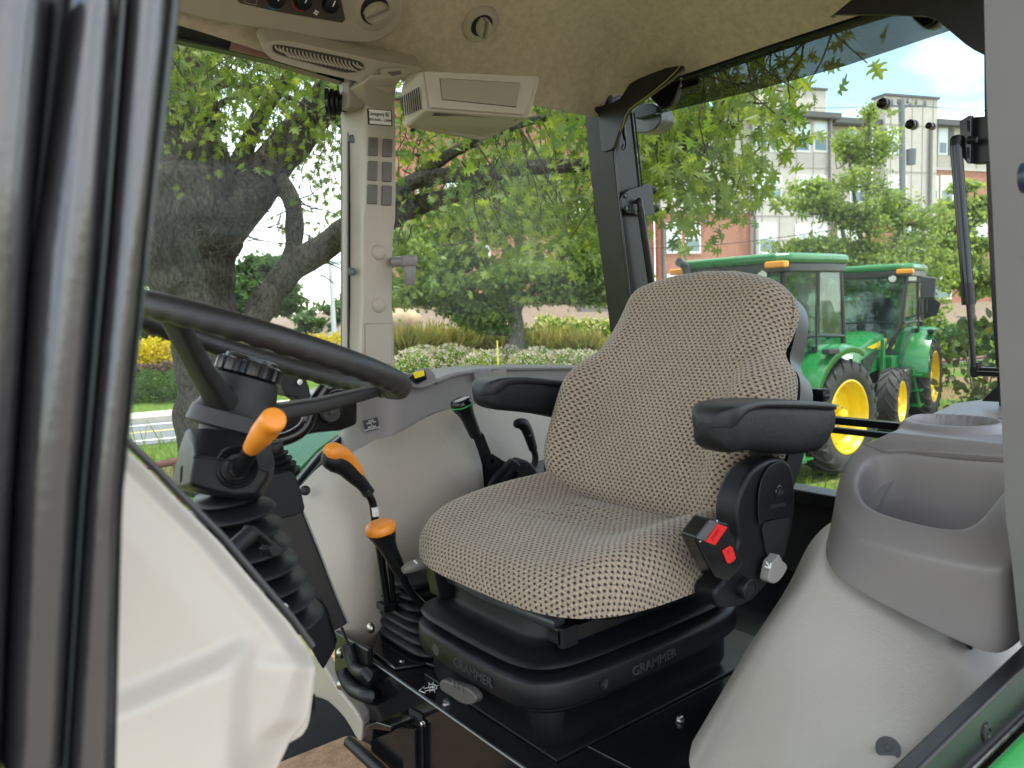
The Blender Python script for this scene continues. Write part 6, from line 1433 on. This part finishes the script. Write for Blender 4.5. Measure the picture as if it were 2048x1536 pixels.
# ---------------------------------------------------------------- poles and wires
up_=thing('utility_pole','grey utility pole with crossarms and insulators rising behind the roofline','utility pole',fw(21.5,43))
def U(px,y,d=43.): return CC+ (ray(px,y)*(d/1.0))
pm_=mat('weathered_pole',(.16,.17,.19),.8)
G().tube([U(1808,640),U(1803,200)],.16,10).build('pole',pm_,up_)
G().bar(U(1775,232),U(1822,208),V((0,0,.07)),Hf.to_3d()*.07).build('crossarm',pm_,up_)
G().bar(U(1782,212),U(1852,212),V((0,0,.05)),Hf.to_3d()*.05).build('crossarm',pm_,up_)
for px,y in((1784,208),(1796,206),(1815,205),(1832,207),(1850,209)): G().lathe(U(px,y+2),(0,0,1),[(0,.05),(.1,.09),(.2,.05),(.26,.07),(.3,0)],8).build('insulator',pm_,up_)
G().lathe(U(1822,330),(0,0,1),[(0,.0),(.02,.24),(.85,.26),(.9,.1),(.92,0)],12).build('transformer',pm_,up_)
wm=mat('wire_black',(.02,.02,.022),.6)
def wire(lab,pts): o=G().tube(smooth(pts,5,False),.018,5).build('power_line',wm); tag(o,lab,'power line')
wire('thin power line crossing the brick wall above the first tractor roof',[atd(1240,498,38),atd(1400,492,38),atd(1560,475,39),atd(1800,440,41)])
wire('pair wire running from the pole crossarm out past the door post',[U(1850,212),U(1885,216),U(1990,222)])
wire('thin line strung left of the utility pole toward the roof parapet',[U(1784,210),U(1740,213),U(1660,216),U(1500,214)])
for k,(y0,y1) in enumerate(((458,462),(476,474),(530,526))):
    wire(('highest','middle','lowest')[k]+' of three wires in the bright sky beside the oak trunk',[atd(380,y0,55),atd(560,(y0+y1)/2+1.5,55),atd(740,y1,55)])
lpole=thing('light_pole','tall pale grey light pole standing behind the yellow hedge','light pole',gp(*far(664,38)))
a=V((*far(666,38),0)); G().tube([V((a.x,a.y,gz(a.x,a.y))),atd(660,522,38)],[.13,.09],10).build('pole',mat('pale_pole',(.50,.53,.55),.5),lpole)
G().bar(atd(648,525,38),atd(692,524,38),V((0,0,.06)),(.05,.05,0)).build('arm',mat('pale_pole',(.50,.53,.55),.5),lpole)
sg=thing('site_sign','small white boxy sign on posts among trees beyond the road','sign',gp(*far(508,34)))
q=[atd(499,604,34),atd(520,604,34),atd(520,634,34),atd(499,634,34)]; G().prism(q,Hf.to_3d()*.3).build('board',whitef,sg)
for px in(500,519): G().tube([atd(px,640,34)+V((0,0,-1.5)),atd(px,634,34)],.05,6).build('post',whitef,sg)
rm=thing('road_marker','short green metal stake by the road behind the steering column','stake',gp(*far(640,15)))
G().tube([gp(*far(640,15),-.1),gp(*far(640,15),.5)],.02,6).build('stake',green_m,rm)

# ================================================================ the two green tractors
tyre_m=mat('tyre_rubber',(.030,.029,.028),.75,noise=.35,nscale=9,bump=.4,bscale=90)
tglass=glass_mat('cab_glass_green',(.62,.78,.71),smear=.10); tblack=mat('cab_black',(.014,.015,.015),.35); amber=mat('amber_lens',(.85,.30,.01),.2); lens=mat('lamp_lens',(.70,.72,.70),.1,spec=.9)
iron=mat('engine_iron',(.03,.05,.035),.6,noise=.3,nscale=14)
def wheel(par,x,y,Rr,W,rim,side,lugs,name='wheel'):
    c=V((x,y,Rr)); ax=V((0,side,0))
    w_=thing_part(name,par)
    g=G(); g.lathe(c,ax,[(-W*.42,rim),(-W*.5,rim*1.12),(-W*.5,Rr*.86),(-W*.42,Rr*.94),(-W*.2,Rr*.955),(W*.2,Rr*.955),(W*.42,Rr*.94),(W*.5,Rr*.86),(W*.5,rim*1.12),(W*.42,rim)],48,cap=False)
    for k in range(lugs):
        for s_ in(-1,1):
            a=2*math.pi*(k+(.5 if s_>0 else 0))/lugs; rs=[]
            for q in range(5):
                t=q/4; aa=a+(.42*t**.85)*(-1)*1.0; yy=s_*W*(.02+.50*t); rr=Rr*(.99-.085*t**3)
                rad=V((math.cos(aa),0,math.sin(aa))); tan=V((-math.sin(aa),0,math.cos(aa))); hw=Rr*.028
                p=c+V((0,yy,0)); rs.append([p+rad*(rr*.90)-tan*hw*1.5,p+rad*(rr+.006)-tan*hw,p+rad*(rr+.006)+tan*hw,p+rad*(rr*.90)+tan*hw*1.5])
            g.rings(rs)
    g.build('tyre',tyre_m,w_,ang=35)
    G().lathe(c,ax,[(W*.46,rim*1.03),(W*.47,rim*.98),(W*.40,rim*.93),(W*.28,rim*.90),(W*.22,rim*.84),(W*.12,rim*.80),(W*.02,rim*.76),(-W*.02,rim*.55),(W*.06,rim*.34),(W*.10,rim*.30),(W*.10,.0)],40,cap=False).build('rim',rim_m,w_,ang=30)
    G().lathe(c,ax,[(W*.08,rim*.22),(W*.30,rim*.20),(W*.33,rim*.15),(W*.33,0)],20).build('hub',rim_m,w_)
    for k in range(8):
        a=k*math.pi/4; G().lathe(c+V((math.cos(a)*rim*.30,0,math.sin(a)*rim*.30))+ax*(W*.06),ax,[(0,.018),(.03,.018),(.032,0)],6).build('nut',steel_m,w_) if Rr>.7 else None
    return w_
def thing_part(name,par):
    o=bpy.data.objects.new(name,None); COL.objects.link(o); setpar(o,par); return o
T=thing('parked_tractor','nearer parked green tractor, its cab roof just past the backrest top','tractor',(0,0,0),'green tractors parked outside')
for sd in(1,-1): wheel(T,0,.80*sd,.73,.42,.45,sd,20); wheel(T,2.2,.76*sd,.53,.31,.32,sd,17)
# fenders
for sd in(1,-1):
    g=G(); rs=[]
    for k in range(15):
        a=math.radians(4+ (112-4)*k/14); rr=.85+.03*math.sin(a); r=[]
        for yy,dz in((.47,-.0),(.52,.012),(.72,.015),(.93,.010),(1.01,-.02),(1.02,-.09)):
            rad=V((math.cos(a),0,math.sin(a))); r.append(V((.02,yy*sd,.73))+rad*(rr+dz))
        rs.append(r)
    n=6; vs=[p for r in rs for p in r]; fs=[(i*n+j,i*n+j+1,(i+1)*n+j+1,(i+1)*n+j) for i in range(14) for j in range(n-1)]
    g.add(vs,fs); o=g.build('fender',green_m,T,solid=.015,ang=50)
    G().box((.45,1.00*sd,1.56),(.24,.10,.06)).build('fender_lamp',tblack,o,bevel=.012)
    G().box((.74,1.022*sd,1.10),(.03,.004,.10)).build('decal',white_m,o)
# chassis and engine
G().box((.35,0,.78),(1.1,.56,.55)).build('gearbox',iron,T,bevel=.04); G().box((1.65,0,.80),(1.7,.40,.52)).build('engine',iron,T,bevel=.04)
G().box((2.2,0,.56),(.22,1.35,.16)).build('front_axle',green_m,T,bevel=.03); G().box((2.75,0,.72),(.35,.42,.34)).build('front_weight_carrier',green_m,T,bevel=.03)
# hood
g=G(); rs=[]
for x,w_,zb,zt,cr in((.98,.40,.98,1.60,.06),(1.3,.40,.97,1.60,.06),(1.9,.38,.95,1.545,.06),(2.4,.36,.92,1.46,.06),(2.72,.33,.90,1.36,.07),(2.86,.29,.92,1.24,.08),(2.90,.24,.96,1.12,.06)):
    rs.append([V((x,-w_,zb)),V((x,-w_,zt-.20)),V((x,-w_*.90,zt-.07)),V((x,-w_*.55,zt-.012)),V((x,0,zt)),V((x,w_*.55,zt-.012)),V((x,w_*.90,zt-.07)),V((x,w_,zt-.20)),V((x,w_,zb))])
g.rings(rs); hood=g.build('hood',green_m,T,ang=35)
for sd in(1,-1):
    G().prism([V((1.02,.404*sd,1.47)),V((1.02,.404*sd,1.40)),V((1.9,.384*sd,1.335)),V((2.2,.372*sd,1.375)),V((1.9,.384*sd,1.40))],(0,.012*sd,0)).build('yellow_stripe',rim_m,hood)
    G().prism([V((1.62,.397*sd,1.30)),V((1.95,.386*sd,1.28)),V((2.45,.36*sd,1.20)),V((2.5,.36*sd,.98)),V((2.05,.38*sd,.98))],(0,.014*sd,0)).build('side_grille',tblack,hood)
    G().box((1.3,.405*sd,1.2),(.012,.012,.42)).build('panel_gap',dark_m,hood); G().box((1.55,.402*sd,1.33),(.16,.012,.035)).build('badge',rim_m,hood)
G().prism([V((2.905,-.2,1.10)),V((2.905,.2,1.10)),V((2.905,.22,.98)),V((2.905,-.22,.98))],(.015,0,0)).build('front_grille',tblack,hood)
for sd in(1,-1): G().lathe((2.80,.19*sd,1.235),(1,0,.3),[(-.05,.07),(.03,.07),(.04,.05),(.04,0)],14).build('headlight',lens,hood)
# cab frame
def pil(name,pts,r,par=T): return G().tube([V(p) for p in pts],r,8).build(name,tblack,par)
for sd in(1,-1):
    pil('pillar',[(1.02,.40*sd,1.15),(1.00,.62*sd,1.7),(.93,.70*sd,2.56)],.035); pil('pillar',[(.30,.74*sd,1.75),(.30,.745*sd,2.56)],.03); pil('pillar',[(-.38,.70*sd,1.60),(-.32,.68*sd,2.56)],.035)
    pil('window_rail',[(.96,.66*sd,1.72),(.30,.75*sd,1.74),(-.38,.71*sd,1.70)],.022); pil('door_sill',[(1.0,.60*sd,.92),(.35,.74*sd,1.05)],.03)
    G().prism([V((.99,.60*sd,1.02)),V((.96,.665*sd,1.72)),V((.92,.705*sd,2.55)),V((.32,.745*sd,2.55)),V((.32,.745*sd,1.05))],(0,.006*sd,0)).build('door_pane',tglass,T)
    G().prism([V((.28,.745*sd,1.74)),V((.28,.745*sd,2.55)),V((-.32,.69*sd,2.55)),V((-.37,.70*sd,1.70))],(0,.006*sd,0)).build('side_pane',tglass,T)
    G().tube([V((.40,.79*sd,1.3)),V((.40,.79*sd,2.1))],.014,6).build('grab_handle',tblack,T); G().box((.40,.76*sd,1.55),(.05,.05,.12)).build('door_handle',tblack,T,bevel=.01)
G().prism([V((1.03,-.40,1.30)),V((1.03,.40,1.30)),V((1.0,.62,1.72)),V((.94,.695,2.55)),V((.94,-.695,2.55)),V((1.0,-.62,1.72))],(.006,0,0)).build('windscreen',tglass,T)
G().prism([V((-.38,-.69,1.45)),V((-.38,.69,1.45)),V((-.33,.67,2.55)),V((-.33,-.67,2.55))],(-.006,0,0)).build('rear_pane',tglass,T)
G().box((.22,0,1.12),(1.45,1.1,.16)).build('cab_floor',tblack,T); G().box((.86,0,1.45),(.22,.5,.5)).build('dashboard',tblack,T,bevel=.04)
G().box((-.05,0,1.48),(.5,.5,.16)).build('seat_cushion',tblack,T,bevel=.05); G().box((-.30,0,1.85),(.14,.48,.62)).build('seat_back',tblack,T,bevel=.06)
G().tube([V((.62+.19*math.cos(a)*.9,.19*math.sin(a),1.80+.08*math.cos(a))) for a in np.linspace(0,2*math.pi,25)],.014,6).build('steering_wheel',tblack,T)
ro=[V((1.10,-.66,2.60)),V((1.12,-.3,2.60)),V((1.12,.3,2.60)),V((1.10,.66,2.60)),V((.95,.80,2.60)),V((.2,.84,2.60)),V((-.33,.80,2.60)),V((-.46,.62,2.60)),V((-.46,-.62,2.60)),V((-.33,-.80,2.60)),V((.2,-.84,2.60)),V((.95,-.80,2.60))]
rf_=G().prism(ro,(0,0,.12)).build('roof',green_m,T,bevel=.055,seg=4)
G().prism([p+V((-.02*(1 if p.x>0 else -1),-.03*(1 if p.y>0 else -1),-.10)) for p in ro],(0,0,.105)).build('roof_lining',tblack,T,bevel=.02)
G().box((.2,0,2.735),(.3,.3,.05)).build('roof_receiver',green_m,rf_,bevel=.02)
for sd in(1,-1):
    G().box((1.09,.70*sd,2.585),(.11,.26,.075)).build('indicator',amber,T,bevel=.02)
    G().lathe((1.04,.50*sd,2.48),(1,0,-.15),[(-.06,.05),(0,.075),(.03,.075),(.032,.06)],16).build('work_light',tblack,T); G().lathe((1.072,.50*sd,2.476),(1,0,-.15),[(0,.062),(.008,.055),(.01,0)],16).build('work_lens',lens,T)
    mr=G().prism([V((.96,.90*sd,2.50)),V((.96,1.14*sd,2.46)),V((.96,1.12*sd,2.12)),V((.96,.94*sd,2.12))],(-.07,0,0)).build('mirror',mat('mirror_housing',(.05,.052,.058),.45),T,bevel=.02)
    G().tube([V((.93,.72*sd,2.4)),V((.93,1.0*sd,2.4)),V((.93,1.0*sd,1.9)),V((.95,.70*sd,1.8))],.014,6).build('mirror_stay',tblack,mr)
G().tube([V((1.12,-.52,1.2)),V((1.12,-.56,2.1)),V((1.12,-.56,2.55)),V((1.14,-.56,2.62)),V((1.20,-.56,2.68)),V((1.28,-.56,2.70))],.055,12).build('exhaust',mat('exhaust_grey',(.06,.065,.065),.4),T)
G().tube([V((1.05,-.45,1.72)),V((1.06,.1,1.75)),V((1.05,.5,1.74))],.012,6).build('wiper',tblack,T)
# loader bracket, tank, steps
for sd in(1,-1):
    G().prism([V((1.42,.44*sd,.70)),V((1.72,.44*sd,.70)),V((1.62,.44*sd,1.05)),V((1.60,.44*sd,1.48)),V((1.50,.44*sd,1.50)),V((1.46,.44*sd,1.05))],(0,.06*sd,0)).build('loader_bracket',green_m,T,bevel=.01)
    G().box((1.15,.50*sd,1.02),(.5,.16,.32)).build('frame_plate',green_m,T,bevel=.01)
    G().box((1.05,.68*sd,.72),(.55,.28,.50)).build('fuel_tank',tblack,T,bevel=.08)
    G().prism([V((.98,.80*sd,.95)),V((1.06,.80*sd,.95)),V((.93,.90*sd,.28)),V((.83,.90*sd,.28))],(0,.03*sd,0)).build('step_stringer',green_m,T)
    for z in(.32,.58,.84): G().box((.86+.13*(z-.28),.86*sd,z),(.28,.18,.025)).build('step',green_m,T,bevel=.004)
hx6=[V((-.80,.72+.22*math.cos(a),1.95+.22*math.sin(a))) for a in np.radians([15,75,135,195,255,315])]
G().prism(hx6,(-.02,0,0)).build('reflector_board',mat('board_black',(.03,.03,.032),.5),T); G().box((-.78,.62,1.95),(.01,.05,.28)).build('reflector_strip',white_m,T)
def copy_tree(o,par=None):
    c=o.copy(); COL.objects.link(c); c.parent=par
    for ch in list(o.children): copy_tree(ch,c)
    return c
T2=copy_tree(T)
T.location=(9.9,6.43,GZ); T.rotation_euler.z=R(180); T.scale=(1.1,1.1,1.1)
T2.location=(15.55,7.85,GZ); T2.rotation_euler.z=R(194); T2.scale=(1.1,1.1,1.1)
T2['label']='farther parked green tractor with full hood and front wheel in view'

for ch in list(T.children):
    if ch.name.split('.')[0] in ('reflector_board','reflector_strip') or (ch.name.split('.')[0]=='mirror' and ch.data.vertices[0].co.y>0):
        for g_ in list(ch.children): bpy.data.objects.remove(g_)
        bpy.data.objects.remove(ch)
